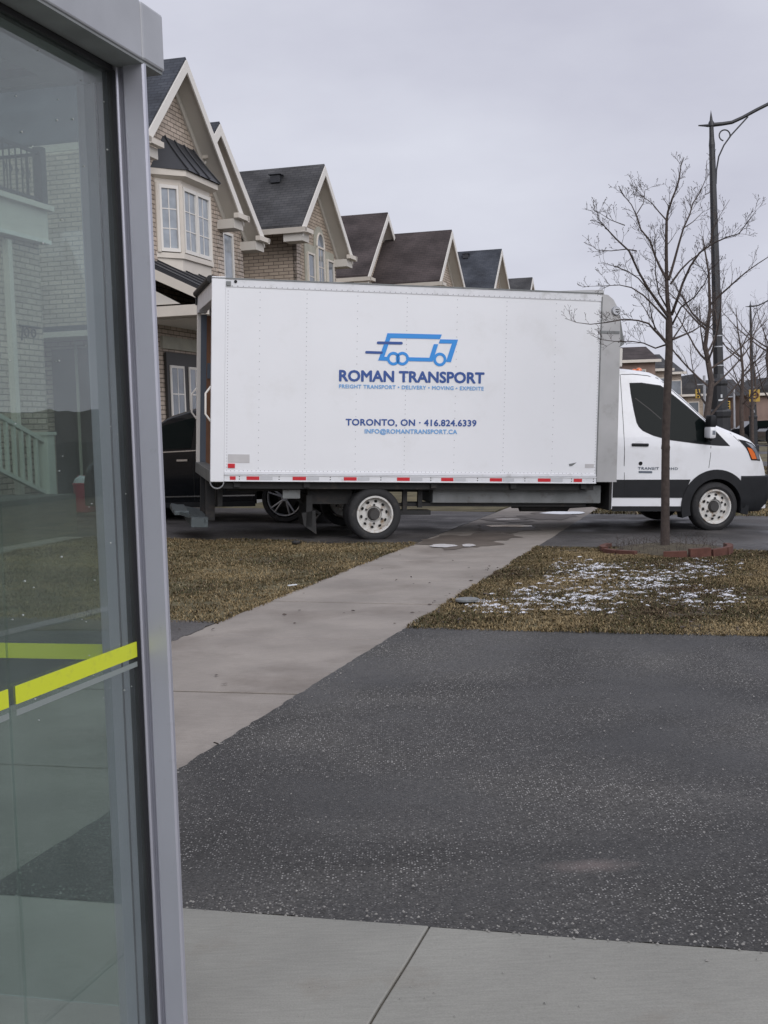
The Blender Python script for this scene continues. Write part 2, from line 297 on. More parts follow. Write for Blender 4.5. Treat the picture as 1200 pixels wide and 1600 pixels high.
M['farwall'] = mat('far_brick', (.24,.17,.14), rough=.9, var=.2, vscale=1)
M['step_conc'] = mat('dark_step_concrete', (.12,.115,.10), rough=.8, var=.2, vscale=2)  # darker concrete for the porch floor and steps
M['kerb'] = mat('kerb_concrete', (.30,.30,.29), rough=.85, var=.1, vscale=3)

# ------------------------------------------------------------------ the setting: ground, asphalt, concrete, lawns
def sheet(name, s0, s1, u0, u1, z, m_, ds=.4, du=.4, jit=0, jsides='', kind='structure', thick=0, zfun=None, parent=None):
    ns = max(1, int(round((s1-s0)/ds))); nu = max(1, int(round((u1-u0)/du)))
    b = bmesh.new(); V = {}
    for i in range(ns+1):
        for j in range(nu+1):
            s = s0+(s1-s0)*i/ns; u = u0+(u1-u0)*j/nu
            if jit:
                q = noise.noise(Vector((s*4.1,u*4.1,1.7)))*jit*.55 + noise.noise(Vector((s*23,u*23,5)))*jit*.8 + random.uniform(-1,1)*jit*.25
                if (i==0 and 'a' in jsides) or (i==ns and 'b' in jsides): s += q
                if (j==0 and 'c' in jsides) or (j==nu and 'd' in jsides): u += q
            zz = gz(s,u)+z + (zfun(s,u) if zfun else 0)
            V[i,j] = b.verts.new(W(s,u,zz))
    for i in range(ns):
        for j in range(nu): b.faces.new([V[i,j],V[i,j+1],V[i+1,j+1],V[i+1,j]][::-1])
    if thick:
        ext = bmesh.ops.extrude_edge_only(b, edges=[e for e in b.edges if e.is_boundary])
        for v in [g for g in ext['geom'] if isinstance(g, bmesh.types.BMVert)]: v.co.z -= thick
    bmesh.ops.recalc_face_normals(b, faces=b.faces)
    me = bpy.data.meshes.new(name); b.to_mesh(me); b.free(); me.materials.append(m_)
    if not thick: me.polygons.foreach_set('use_smooth',[True]*len(me.polygons))
    o = bpy.data.objects.new(name, me); col.objects.link(o)
    if parent: o.parent = parent
    if kind: o['kind'] = kind
    return o
# base sheet, out to the horizon
b = bmesh.new(); ss = [-400,-100,-30,-8,0,3,5,6,7,8,9,10,11,12,13,14,16,20,30,60,120,300,900,2500]; us = [-2500,-600,-150,-40,-12,-6,-3,0,3,6,9,12,20,60,200,700,2500]
V = [[b.verts.new(W(s,u,gz(s,u)-.035)) for u in us] for s in ss]
for i in range(len(ss)-1):
    for j in range(len(us)-1): b.faces.new([V[i][j],V[i+1][j],V[i+1][j+1],V[i][j+1]])
bmesh.ops.recalc_face_normals(b, faces=b.faces); me = bpy.data.meshes.new('ground'); b.to_mesh(me); b.free(); me.materials.append(M['turf'])
if me.polygons[0].normal.z < 0: me.flip_normals()
g = bpy.data.objects.new('ground', me); col.objects.link(g); g['kind']='structure'

SW0, SW1 = 2.40, 4.0
PAD = 3.615
# sidewalk and bus pad as separate slabs with real joints
def slabs(name, cells, z, m_, th=.05, g_=.016):
    b = bmesh.new()
    for (s0,s1,u0,u1) in cells:
        ns = max(1,int((s1-s0)/.25)); nu = max(1,int((u1-u0)/.25)); V = {}
        dz = random.uniform(-.002,.002)
        for i in range(ns+1):
            for j in range(nu+1):
                s = s0+g_+(s1-s0-2*g_)*i/ns; u = u0+g_+(u1-u0-2*g_)*j/nu
                if i in (0,ns): s += noise.noise(Vector((u*9,s*2,3)))*.006
                if j in (0,nu): u += noise.noise(Vector((s*9,u*2,7)))*.006
                V[i,j] = b.verts.new(W(s,u,gz(s,u)+z+dz))
        fs = []
        for i in range(ns):
            for j in range(nu): fs.append(b.faces.new([V[i,j],V[i+1,j],V[i+1,j+1],V[i,j+1]]))
        ed = list({e for f in fs for e in f.edges if e.is_boundary})
        for dd,dz2 in ((.004,-.003),(.001,-th)):
            ext = bmesh.ops.extrude_edge_only(b, edges=ed)
            vs = [q for q in ext['geom'] if isinstance(q, bmesh.types.BMVert)]; ed = [q for q in ext['geom'] if isinstance(q, bmesh.types.BMEdge) and q.is_boundary]
            c = W((s0+s1)/2,(u0+u1)/2)
            for v in vs:
                v.co.z += dz2
                e = v.co - c; ls, lu = e.dot(D_), e.dot(N_)
                if abs(abs(ls)-(s1-s0)/2) < .03: v.co += D_*math.copysign(dd,ls)
                if abs(abs(lu)-(u1-u0)/2) < .03: v.co += N_*math.copysign(dd,lu)
            ed = [e_ for e_ in {e_ for v in vs for e_ in v.link_edges} if e_.is_boundary and all(q in vs for q in e_.verts)]
    bmesh.ops.recalc_face_normals(b, faces=b.faces); me = bpy.data.meshes.new(name); b.to_mesh(me); b.free(); me.materials.append(m_)
    o = bpy.data.objects.new(name, me); col.objects.link(o); o['kind']='structure'; return o
js = [PAD, 5.15, 6.81, 8.69, 10.5, 12.15, 13.8, 15.5]
while js[-1] < 140: js.append(js[-1]+1.75)
slabs('sidewalk', [(a,b_,SW0,SW1) for a,b_ in zip(js, js[1:])], 0, M['concrete'])
cells = []
uc = [-3.0,-1.1,.91,2.40,4.0]
sc = [-6,-4.1,-2.2,-.3,1.75,PAD]
slabs('bus_pad', [(a,b_,c,d) for a,b_ in zip(sc,sc[1:]) for c,d in zip(uc,uc[1:])], .004, M['pad'], g_=.007)
sheet('joint_fill', -6.1, 140, -3, SW1, -.005, M['soil'], ds=1.0, du=.5)
# asphalt: the near driveway, the part left of the sidewalk, and the driveways beyond
DR = [(PAD,9.35),(15.6,21.4),(30.5,35.5),(44,49),(59,64),(76,81),(95,100)]
def redge(s): return 0
sheet('driveway', PAD+.004, 9.25, -3, SW0+.03, .006, M['asphalt'], ds=.06, du=.06, jit=.016, jsides='acd', thick=.02, zfun=lambda s,u: -.006*smooth(2.2,1.9,u)+.003*noise.noise(Vector((s,u,0))))
sheet('driveway', 5.0, 9.35, SW1-.02, 10.8, .004, M['asphalt_smooth'], ds=.12, du=.12, jit=.03, jsides='cd', thick=.02)
for i,(a,b_) in enumerate(DR[1:]):
    sheet('driveway', a, b_, -3, SW0+.01, .004, M['asphalt_smooth'], ds=.3, du=.3, jit=.02, jsides='abd', thick=.02)
    sheet('driveway', a, b_, SW1-.02, 10.9, .004, M['asphalt_smooth'], ds=.3, du=.3, jit=.02, jsides='abc', thick=.02)
sheet('road', -60, 260, -11, -3.2, -.12, M['asphalt_smooth'], ds=8, du=2)
sheet('kerb', -60, 260, -3.2, -3.0, .012, M['kerb'], ds=4, du=.2, thick=.14)
sheet('front_path', 9.4, 15.6, 8.6, 9.7, .002, M['concrete'], ds=.5, du=.3, thick=.02)
# turf mounds under the lawns
def lawnz(s,u): return .02*noise.noise(Vector((s*1.3,u*1.3,2)))+.012*noise.noise(Vector((s*5,u*5,2)))
for i,(a,b_) in enumerate([(9.3,15.55),(21.45,30.45),(35.6,43.9),(49.1,58.9),(64.1,75.9),(81.1,94.9)]):
    d = .12 if i==0 else .6
    sheet('lawn', a, b_, -3, SW0-.03, .0, M['turf'], ds=d, du=d, jit=.05 if i==0 else .02, jsides='abd', thick=.03, zfun=lawnz)
    sheet('lawn', a, b_, SW1+.03, (8.5 if i==0 else 10.6), .0, M['turf'], ds=d, du=d, jit=.05 if i==0 else .02, jsides='abc', thick=.03, zfun=lawnz)

# grass blades (dead and matted, straw to olive)
def grassmat():
    Mt = bpy.data.materials.new('dead_grass'); Mt.use_nodes = True; t = Mt.node_tree; B = t.nodes['Principled BSDF']; B.inputs['Roughness'].default_value=.85; B.inputs['Specular IOR Level'].default_value=.15
    a = t.nodes.new('ShaderNodeAttribute'); a.attribute_name='Col'; t.links.new(a.outputs['Color'], B.inputs['Base Color']); return Mt
M['grass'] = grassmat()
def blades(name, n, rect, hh, label, wf=1.0, ell=None, strawbias=0):
    s0,s1,u0,u1 = rect
    S = rng.uniform(s0,s1,n); Uu = rng.uniform(u0,u1,n)
    keep = np.ones(n,bool); dens = np.array([noise.noise(Vector((a*2.2,b_*2.2,9)))+.5*noise.noise(Vector((a*7,b_*7,4))) for a,b_ in zip(S,Uu)])
    keep = rng.uniform(-.9,.5,n) < dens+.25
    S,Uu,dens = S[keep],Uu[keep],dens[keep]; n = len(S)
    ang = rng.uniform(0,2*PI,n); h = hh*rng.uniform(.4,1.4,n); lean = rng.uniform(.3,1.6,n)*h; wd = rng.uniform(.0025,.005,n)*wf
    zz = np.array([gz(a,b_)+lawnz(a,b_) for a,b_ in zip(S,Uu)])
    base = np.stack([D_.x*S+N_.x*Uu, D_.y*S+N_.y*Uu, zz-.003],1)
    dr = np.stack([np.cos(ang),np.sin(ang),np.zeros(n)],1); pr = np.stack([-np.sin(ang),np.cos(ang),np.zeros(n)],1)
    tip = base + dr*lean[:,None] + np.array([0,0,1])*(h*.75)[:,None]; mid = base + dr*(lean*.4)[:,None] + np.array([0,0,1])*(h*.6)[:,None]
    v = np.stack([base-pr*wd[:,None], base+pr*wd[:,None], mid+pr*(wd*.8)[:,None], mid-pr*(wd*.8)[:,None], tip],1).reshape(-1,3)
    me = bpy.data.meshes.new(name)
    idx = np.arange(n)*5
    loops = np.stack([idx,idx+1,idx+2,idx+3, idx+3,idx+2,idx+4],1).reshape(-1)
    starts = np.stack([np.arange(n)*7, np.arange(n)*7+4],1).reshape(-1)
    me.vertices.add(n*5); me.vertices.foreach_set('co', v.reshape(-1)); me.loops.add(n*7); me.loops.foreach_set('vertex_index', loops.astype(np.int32))
    me.polygons.add(n*2); me.polygons.foreach_set('loop_start', starts.astype(np.int32)); me.update(calc_edges=True); me.validate()
    pal = np.array([(.30,.235,.125),(.21,.16,.085),(.13,.105,.055),(.085,.085,.038),(.12,.088,.055),(.42,.35,.21)])
    big = np.array([noise.noise(Vector((a*.9,b_*.9,31))) for a,b_ in zip(S,Uu)])
    x = np.clip(rng.normal(2.35,1.2,n) - big*4.2 - strawbias, 0, 4.999).astype(int)
    c = pal[x]; c[rng.uniform(0,1,n)<.04] = pal[5]; c = c*rng.uniform(.55,1.15,(n,1))*np.array([.93,.90,.90])
    cc = np.concatenate([c,np.ones((n,1))],1); cc = np.repeat(cc,5,0)
    at = me.color_attributes.new('Col','FLOAT_COLOR','POINT'); at.data.foreach_set('color', cc.reshape(-1).astype(np.float32))
    me.materials.append(M['grass']); o = bpy.data.objects.new(name, me); col.objects.link(o); return tag(o, label, 'grass', kind='stuff')
blades('grass', 210000, (9.17,15.7,-.8,2.43), .025, 'patchy brown grass with snow right of the sidewalk')
blades('grass', 125000, (9.25,15.7,3.95,8.5), .025, 'straw-coloured lawn left of the sidewalk beside the truck', strawbias=.6)
blades('grass', 26000, (21.3,30.5,-2.5,2.4), .05, 'brown grass strip beyond the front of the truck', wf=2.2)
blades('grass', 12000, (35.6,43.9,-2.5,2.4), .05, 'far brown grass strip along the boulevard', wf=3.5)

# snow flecks on the right lawn
b = bmesh.new()
def fleck(b, p, r, h):
    k = random.randint(5,8); a0 = random.uniform(0,6.28); ring = []
    for i in range(k):
        a = a0+2*PI*i/k; rr = r*random.uniform(.5,1.3); ring.append(b.verts.new((p[0]+rr*math.cos(a)*1.5, p[1]+rr*math.sin(a), p[2]-.004)))
    c = b.verts.new((p[0],p[1],p[2]+h))
    for i in range(k): b.faces.new([ring[i],ring[(i+1)%k],c])
bands = [((740,948),(860,940),16),((860,905),(960,900),16),((950,925),(1120,890),12),((1000,898),(1130,885),14),((880,880),(950,890),9),((820,930),(940,955),14),((860,925),(1010,930),15),((1060,935),(1150,935),14),((960,905),(1060,905),16)]
for k in range(5200):
    (x0,y0),(x1,y1),sp = random.choice(bands); t_ = random.random()
    x = x0+(x1-x0)*t_+random.gauss(0,16); y = y0+(y1-y0)*t_+random.gauss(0,sp*.55)
    if x > 1165 or y > 962: continue
    s,u = GP(x,y)
    if u > SW0-.15 or s>15: continue
    if noise.noise(Vector((s*6,u*6,12)))+random.uniform(-.25,.25) < .02: continue
    q_ = noise.noise(Vector((s*3,u*3,12)))
    r = random.choice([.005,.007,.009,.013,.018,.026])*(1+1.2*max(0,q_)) ; p = W(s,u,gz(s,u)+lawnz(s,u)+random.uniform(.004,.013)); fleck(b, p, r, min(.007,r*.3))
bmesh.ops.recalc_face_normals(b, faces=b.faces); me = bpy.data.meshes.new('snow'); b.to_mesh(me); b.free(); me.materials.append(M['snow'])
tag(bpy.data.objects.new('snow', me), 'thin white patches of snow melting on the brown grass', 'snow', kind='stuff'); col.objects.link(bpy.data.objects['snow'])
# loose stone chips on the asphalt, the pad edge and the sidewalk edge
b = bmesh.new()
for k in range(1300):
    q = random.random()
    if q < .38: s = PAD+abs(random.gauss(0,.09))-.02; u = random.uniform(-.8,2.4)
    elif q < .6: s = random.uniform(PAD,9); u = SW0+random.gauss(-.02,.04)
    elif q < .63: s = random.uniform(2.9,PAD); u = random.uniform(-.5,1.2)
    else: s = random.uniform(PAD,7.5); u = random.uniform(-.8,2.4)
    z = gz(s,u)+(.008 if s>PAD else .006); r = random.choice([.0025,.003,.004,.0055]); p = W(s,u,z)
    vs = [b.verts.new((p.x+r*random.uniform(.6,1.3)*math.cos(a), p.y+r*random.uniform(.6,1.3)*math.sin(a), p.z)) for a in (0,1.3,2.5,3.8,5.1)]
    top = b.verts.new((p.x,p.y,p.z+r*.9))
    for i in range(5): b.faces.new([vs[i],vs[(i+1)%5],top])
bmesh.ops.recalc_face_normals(b, faces=b.faces); me = bpy.data.meshes.new('gravel'); b.to_mesh(me); b.free(); me.materials.append(M['stonechip'])
tag(bpy.data.objects.new('gravel', me), 'loose stone chips scattered over the dark asphalt', 'gravel', kind='stuff'); col.objects.link(bpy.data.objects['gravel'])
b = bmesh.new()
for k in range(420):
    if k%8: s = random.uniform(9.3,15.5); u = random.uniform(-.7,2.6)
    else: s = random.choice([random.uniform(9.3,15),random.uniform(4,15)]); u = random.uniform(2.3,5.5)
    z = gz(s,u)+(.02 if (s>9.3 and not SW0<u<SW1) else .012); p = W(s,u,z); r=random.uniform(.008,.02); a0=random.uniform(0,6.28); tl=random.uniform(-.004,.008)
    vs=[b.verts.new((p.x+r*f_*math.cos(a0+a),p.y+r*f_*math.sin(a0+a),p.z+tl*math.sin(a))) for a,f_ in ((0,1.4),(1.0,.6),(2.2,.8),(3.14,1.2),(4.1,.7),(5.2,.6))]; b.faces.new(vs)
me = bpy.data.meshes.new('dead_leaves'); b.to_mesh(me); b.free(); me.materials.append(M['bark2'])
tag(bpy.data.objects.new('dead_leaves', me), 'small dead leaf scraps scattered on the lawns and sidewalk', 'leaves', kind='stuff'); col.objects.link(bpy.data.objects['dead_leaves'])

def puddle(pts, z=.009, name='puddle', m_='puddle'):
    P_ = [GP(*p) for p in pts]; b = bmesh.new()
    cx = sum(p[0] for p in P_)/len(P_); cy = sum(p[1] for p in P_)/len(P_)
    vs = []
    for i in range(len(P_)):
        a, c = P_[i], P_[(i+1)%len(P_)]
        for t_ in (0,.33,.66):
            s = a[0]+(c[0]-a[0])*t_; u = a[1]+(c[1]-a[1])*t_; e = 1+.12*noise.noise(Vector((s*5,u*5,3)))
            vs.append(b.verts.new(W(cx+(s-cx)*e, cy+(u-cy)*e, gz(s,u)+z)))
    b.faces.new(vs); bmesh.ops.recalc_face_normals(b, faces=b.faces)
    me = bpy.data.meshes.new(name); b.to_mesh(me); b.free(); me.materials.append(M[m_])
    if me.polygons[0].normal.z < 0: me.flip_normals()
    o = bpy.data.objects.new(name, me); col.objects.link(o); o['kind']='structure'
def blob(cx,cy,rx,ry,seed,n=22,rough=.35):
    return [(cx+rx*math.cos(2*PI*k/n)*(1+rough*noise.noise(Vector((2*math.cos(2*PI*k/n),2*math.sin(2*PI*k/n),seed)))), cy+ry*math.sin(2*PI*k/n)*(1+rough*noise.noise(Vector((2*math.cos(2*PI*k/n)+5,2*math.sin(2*PI*k/n),seed))))) for k in range(n)]
for i_,(a_,b_,c_,d_) in enumerate([(718,848,62,10),(790,826,50,7),(765,838,40,6),(860,806,40,6),(800,812,36,4)]): puddle(blob(a_,b_,c_,d_,i_*3.1,26,.8), .0040+.0006*i_, 'wet_patch', 'wet')
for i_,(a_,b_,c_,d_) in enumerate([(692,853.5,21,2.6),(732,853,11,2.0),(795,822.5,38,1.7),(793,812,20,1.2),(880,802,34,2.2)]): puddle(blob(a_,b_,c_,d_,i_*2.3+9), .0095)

# ------------------------------------------------------------------ lettering helper
def text_mesh(txt, width, height, bold=.012, depth=.002, spacing=1.0):
    cu = bpy.data.curves.new('t','FONT'); cu.body = txt; cu.offset = 0; cu.space_character = spacing; cu.resolution_u = 3; cu.size = 1
    o = bpy.data.objects.new('t', cu); col.objects.link(o)
    dg = bpy.context.evaluated_depsgraph_get(); me = bpy.data.meshes.new_from_object(o.evaluated_get(dg))
    bpy.data.objects.remove(o); n = len(me.vertices); c = np.zeros(n*3); me.vertices.foreach_get('co', c); c = c.reshape(-1,3)
    c[:,0] = (c[:,0]-c[:,0].min())/(c[:,0].max()-c[:,0].min())*width
    cap = .0+c[:,1].max() if ',' in txt or '@' in txt else c[:,1].max()
    c[:,1] = c[:,1]/cap*height; c[:,2] = 0
    return me, c
def lettering(txt, xz0, xz1, cap, m_, parent, y, name='lettering', bold=.012, spacing=1.0):
    # runs from xz0 (baseline left) to xz1 (baseline right) on the plane y
    wd = math.hypot(xz1[0]-xz0[0], xz1[1]-xz0[1]); me, c = text_mesh(txt, wd, cap, bold, spacing=spacing)
    ex = np.array([(xz1[0]-xz0[0])/wd, 0, (xz1[1]-xz0[1])/wd]); ez = np.array([-ex[2],0,ex[0]])
    p = np.array([xz0[0], y, xz0[1]]) + c[:,:1]*ex + c[:,1:2]*ez
    me.vertices.foreach_set('co', p.reshape(-1)); me.update()
    b0 = bmesh.new(); e_ = bold*cap
    for i,(dx,dz) in enumerate([(0,0),(1,0),(-1,0),(0,1),(0,-1),(.7,.7),(-.7,.7),(.7,-.7),(-.7,-.7)]):
        m2 = me.copy(); m2.transform(Matrix.Translation((dx*e_, -.00012*i, dz*e_))); b0.from_mesh(m2); bpy.data.meshes.remove(m2)
    b0.to_mesh(me); b0.free(); me.materials.clear(); me.materials.append(m_)
    o = bpy.data.objects.new(name, me); col.objects.link(o); o.parent = parent; return o

# ------------------------------------------------------------------ the box truck
TO = Vector((-2.18025904, 16.20780223, .95100517)); tX = Vector((.97536735,.21556536,-.04679864)); tY = Vector((-.21433182,.97629994,.0300048)); tZ = Vector((.0521575,-.01923526,.9984536))
ZB = .85
def tp(x, y, off=0):     # pixel -> (x, z) on the truck's near side plane, z measured from the truck's base
    r = ray(x,y); t = (TO + tY*off - C0).dot(tY)/r.dot(tY); q = C0 + r*t - TO; return (q.dot(tX), q.dot(tZ)+ZB)
truck = thing('box_truck', 'white box truck with blue lettering parked across the sidewalk', 'truck')
base = TO - tZ*ZB
truck.matrix_world = Matrix(((tX.x,tY.x,tZ.x,base.x),(tX.y,tY.y,tZ.y,base.y),(tX.z,tY.z,tZ.z,base.z),(0,0,0,1)))
BW = 2.44; X1 = 5.19; ZL = ZB-.035; ZT = ZB+2.515         # box: near face y=0, far face y=BW
mb = MB()
mb.box(.17,.004,ZL+.10,X1,.04,ZT-.10)            # near wall
mb.box(.17,BW-.04,ZL+.10,X1,BW,ZT-.10)
mb.box(.10,.03,ZL+.02,X1,BW-.03,ZL+.10)          # floor
mb.box(X1-.04,.04,ZL+.1,X1+.02,BW-.04,ZT-.1)
boxw = mb.build('cargo_box', M['white_paint'], truck)
mb = MB(); mb.box(.0,-.004,ZT-.11,X1,.05,ZT-.012,.004); mb.box(0,BW-.05,ZT-.11,X1,BW+.004,ZT-.012,.004); mb.build('top_rail', M['rail'], truck)
mb = MB(); mb.hexa([(-.005,-.012,ZT-.012),(X1+.02,-.012,ZT-.012),(X1+.02,BW+.012,ZT-.012),(-.005,BW+.012,ZT-.012),(-.005,-.012,ZT+.004),(X1+.02,-.012,ZT+.004),(X1+.02,BW+.012,ZT+.004),(-.005,BW+.012,ZT+.004)])
mb.build('roof', M['galv'], truck)
# rub rail: stepped bands
mb = MB(); mb.box(.17,-.010,ZL,X1,.05,ZL+.075,.003); mb.box(.17,-.020,ZL+.075,X1,.05,ZL+.088); mb.box(.17,-.006,ZL+.092,X1,.05,ZL+.125,.002); mb.box(.17,-.016,ZL-.002,X1,.05,ZL+.008)
mb.box(.17,BW-.05,ZL,X1,BW+.01,ZL+.12)
rail_o = mb.build('side_rail', M['rail'], truck)
for k,(a,b_) in enumerate([(359,368),(385,405),(457,478),(537,557),(620,640),(689,708),(765,784),(840,860),(896,909)]):
    mb = MB(); xa, xb = tp(a,747)[0], tp(b_,747)[0]; mb.box(xa,-.0135,ZL+.018,xb,-.0085,ZL+.062); mb.build('red_reflector', M['red'], rail_o)
    if 0<k<8:
        mb = MB(); mb.box(xb+.01,-.0130,ZL+.018,xb+.17,-.0085,ZL+.062); mb.build('silver_reflector', M['silverref'], rail_o)
# rivets
def rivets(pts, r, y, parent, m_=None, name='rivets'):
    b = MB()
    for x,z in pts:
        k=6; ring=[b.b.verts.new((x+r*math.cos(a*PI/3),y,z+r*math.sin(a*PI/3))) for a in range(k)]; c=b.b.verts.new((x,y-.4*r,z))
        for i in range(k): b.b.faces.new([ring[i],ring[(i+1)%k],c])
    o = b.build(name, m_ or M['rivet'], parent); o['kind']='stuff'; return o
pts = []
for i,px in enumerate([405,478,557,634,712,789,866]):
    n_ = 38 if i%2 else 24
    for k in range(n_):
        z = ZL+.17+(ZT-.16-ZL-.17)*k/(n_-1); x = tp(px,600)[0]; pts.append((x,z))
for k in range(60): pts.append((.20, ZL+.14+(ZT-ZL-.3)*k/59))
for k in range(64): pts.append((X1-.02, ZL+.06+(ZT-ZL-.1)*k/63))
for k in range(90): pts += [(.25+(X1-.35)*k/89, ZL+.135)]
rivets(pts, .0065, .003, boxw)
rivets([(.25+(X1-.35)*k/69, ZT-.095) for k in range(70)], .008, -.005, boxw)
rivets([(tp(px,740)[0]+dx, z) for px in (374,436,516,595,673,746,820,893,927) for dx in (0,) for z in (ZL+.028,ZL+.058)], .008, -.0105, rail_o, M['hole'])
# plates on the box side
def plate(name, x0,y0,x1,y1, m_, parent, yy=-.001, th=.004):
    a = tp(x0,y1); c = tp(x1,y0); mb = MB(); mb.box(a[0],yy-th,a[1],c[0],yy,c[1]); return mb.build(name, m_, parent)
plate('decal', 356,710,390,723, M['placard'], boxw, .004)
plate('side_marker', 356,724.5,367,731, M['red'], boxw, .004, .012)
plate('decal', 914,725,928,731, M['placard'], boxw, .004)
mb = MB(); a = [tp(*q) for q in [(889,725),(901,722.5),(894,728),(890,728.5)]]; mb.prism(a,'y',-.001,.004); mb.build('decal', M['galv'], boxw)
mb = MB(); q = tp(357,443); mb.box(q[0]-.03,-.02,q[1]-.03,q[0]+.03,0,q[1]+.03,.006); mb.build('marker_light', M['galv'], boxw)
q = tp(368,440); mb = MB(); mb.lathe([(.0,-.012),(.02,-.012),(.02,0)],(q[0],0,q[1]),'y',12); mb.build('marker_light', M['plastic'], boxw)
# rear frame: posts, header, sill, lining, load
mb = MB(); mb.box(-.005,-.012,ZL-.01,.168,.06,ZT+.015,.008); rp = mb.build('rear_post', M['white_paint'], truck)
mb = MB(); mb.box(-.005,BW-.05,ZL+.12,.05,BW+.012,ZT-.25,.006); mb.build('rear_post', M['trimw'], truck)
mb = MB(); mb.box(-.006,.06,ZT-.27,.12,BW-.06,ZT-.05,.005); mb.box(-.008,BW-.3,ZT-.29,.12,BW+.01,ZT-.12,.005); mb.build('rear_header', M['rail'], truck)
mb = MB(); mb.tube([(-.02,.06,ZT-.01),(-.02,BW,ZT-.01)],.045,10); mb.box(-.03,BW-.12,ZT-.17,.02,BW+.01,ZT-.02); mb.build('rain_gutter', M['frame_dark'], truck)
mb = MB(); mb.box(-.012,.05,ZL-.02,.14,BW,ZL+.13,.006); mb.build('rear_sill', M['galv'], truck)
mb = MB(); mb.box(.051,BW-.07,ZL+.1,.13,BW-.042,ZT-.3); mb.box(.3,.05,ZT-.2,4,BW-.05,ZT-.14); mb.build('dark_lining', M['strap'], truck)
mb = MB(); mb.box(.9,BW-.6,ZL+.105,.96,BW-.13,ZT-.32); mb.box(.131,BW-.07,ZL+.105,4,BW-.042,ZT-.32); mb.build('plywood_panel', M['wood'], truck)
for (a,h,d) in ((.45,.55,.35),(.5,.28,.8)):
    cb = MB(); cb.box(a,BW-d-.15,ZL+.11,a+.4,BW-.17,ZL+.11+h,.004); o = cb.build('moving_box', M['cardboard'], None)
    o.matrix_world = truck.matrix_world.copy(); tag(o, ['taller brown cardboard box just inside the open rear of the truck','low wide cardboard box on the truck floor'][h<.4], 'cardboard box', 'cardboard boxes in the truck')
mb = MB(); mb.box(.14,BW-.10,ZB+1.30,.9,BW-.071,ZB+1.52); mb.build('load_strap', M['strap'], truck)
for yy,dx in ((.03,-.05),(BW+.02,-.06)):
    mb = MB(); za, zb_ = ZB+.72, ZB+1.16; mb.tube([(.0,yy+.02,za),(-.07,yy,za+.09),(-.07,yy,zb_-.09),(0,yy+.02,zb_)],.013,8); mb.build('grab_handle', M['trimw'], truck, True)
mb = MB(); r_ = .085; mb.tube([(.08-r_*math.cos(a),.0,ZL-.01-r_*math.sin(a)) for a in np.linspace(0,PI,14)],.009,6); mb.build('tow_loop', M['alu'], truck, True)
# rear pull-out step
mb = MB(); z0 = .17
def stp(x,y): return tp(x,y,.7)
P_ = [stp(278,774),stp(310,771),stp(333,790),stp(333,803),stp(306,803)]
mb.hexa([(-.42,1.0,.33),(-.02,.55,.23),(.02,2.1,.23),(-.38,2.1,.33),(-.42,1.0,.37),(-.02,.55,.29),(.02,2.1,.29),(-.38,2.1,.37)])
mb.box(-.2,.56,.17,.02,1.9,.30,.004); mb.box(-.40,.9,.30,-.2,2.0,.36,.01)
mb.build('rear_step', M['step'], truck)
mb = MB(); mb.box(.0,.7,.25,.12,.8,ZL); mb.box(.0,1.6,.25,.12,1.7,ZL); mb.box(.14,.5,.45,.2,1.9,ZL-.02); mb.build('step_bracket', M['frame_dark'], truck)
# front cap of the box
capx = [(X1,ZT-.01),(X1+.09,ZT-.02),(X1+.17,ZT-.08),(X1+.235,ZT-.19),(X1+.27,ZT-.34),(X1+.285,ZT-.6),(X1+.30,ZL+.02),(X1-.005,ZL+.02)]
mb = MB(); mb.prism(capx,'y',.0,BW); cap = mb.build('front_cap', M['capgrey'], truck)
mb = MB(); mb.box(X1+.0,-.006,ZB+1.98,X1+.27,.02,ZB+2.02,.003); mb.box(X1-.004,-.006,ZL+.02,X1+.012,.02,ZT-.05); mb.build('seam_strip', M['galv'], cap)
mb = MB(); q = tp(967,486); mb.lathe([(.0,-.03),(.05,-.03),(.062,-.015),(.065,.0)],(X1+.205,0,q[1]),'y',20); mb.build('marker_light', M['alu'], cap, True)
mb = MB(); mb.box(X1+.19,-.034,q[1]-.02,X1+.235,-.028,q[1]-.008); mb.box(X1+.19,-.034,q[1]+.01,X1+.235,-.028,q[1]+.022); mb.build('lens_bar', M['hole'], cap)
mb = MB(); mb.prism([(X1+.0,ZT+.0),(X1-.9,ZT+.005),(X1-.1,ZT+.06),(X1+.12,ZT+.07),(X1+.15,ZT-.05)],'y',.25,BW-.25); mb.build('air_deflector', M['capgrey'], truck)
mb = MB(); mb.prism([(X1+.285,ZB+2.25),(X1+.33,ZB+2.25),(X1+.41,ZB+1.86),(X1+.30,ZB+1.78)],'y',.15,BW-.15); mb.build('fairing', M['galv'], truck)
mb = MB(); mb.box(X1+.29,.15,ZB+1.55,X1+.39,BW-.15,ZB+1.80,.01); mb.build('fairing_bracket', M['trimw'], truck)
# lettering and emblem on the side
YL = -.0005
def LT(txt, x0,x1, yb0,yb1, ytop, m_, bold, name='lettering', sp=1.0):
    a = tp(x0,yb0); c = tp(x1,yb1); h_ = tp(x0,ytop)[1]-a[1]; return lettering(txt,a,c,h_,m_,boxw,YL,name,bold,sp)
LT('ROMAN TRANSPORT', 530.5,756, 595,598.6, 578.5, M['navy'], .055)
LT('FREIGHT TRANSPORT \u2022 DELIVERY \u2022 MOVING \u2022 EXPEDITE', 530,755.5, 606.3,610, 600.6, M['lightblue'], .045, sp=1.1)
LT('TORONTO, ON \u00b7 416.824.6339', 540.5,744, 664.3,666, 654.6, M['navy'], .045, sp=1.05)
LT('INFO@ROMANTRANSPORT.CA', 570,714, 677,678, 670, M['lightblue'], .045, sp=1.05)
def E4(p): return tp(480+p[0]*.26667, 480+p[1]*.26667)
mb = MB()
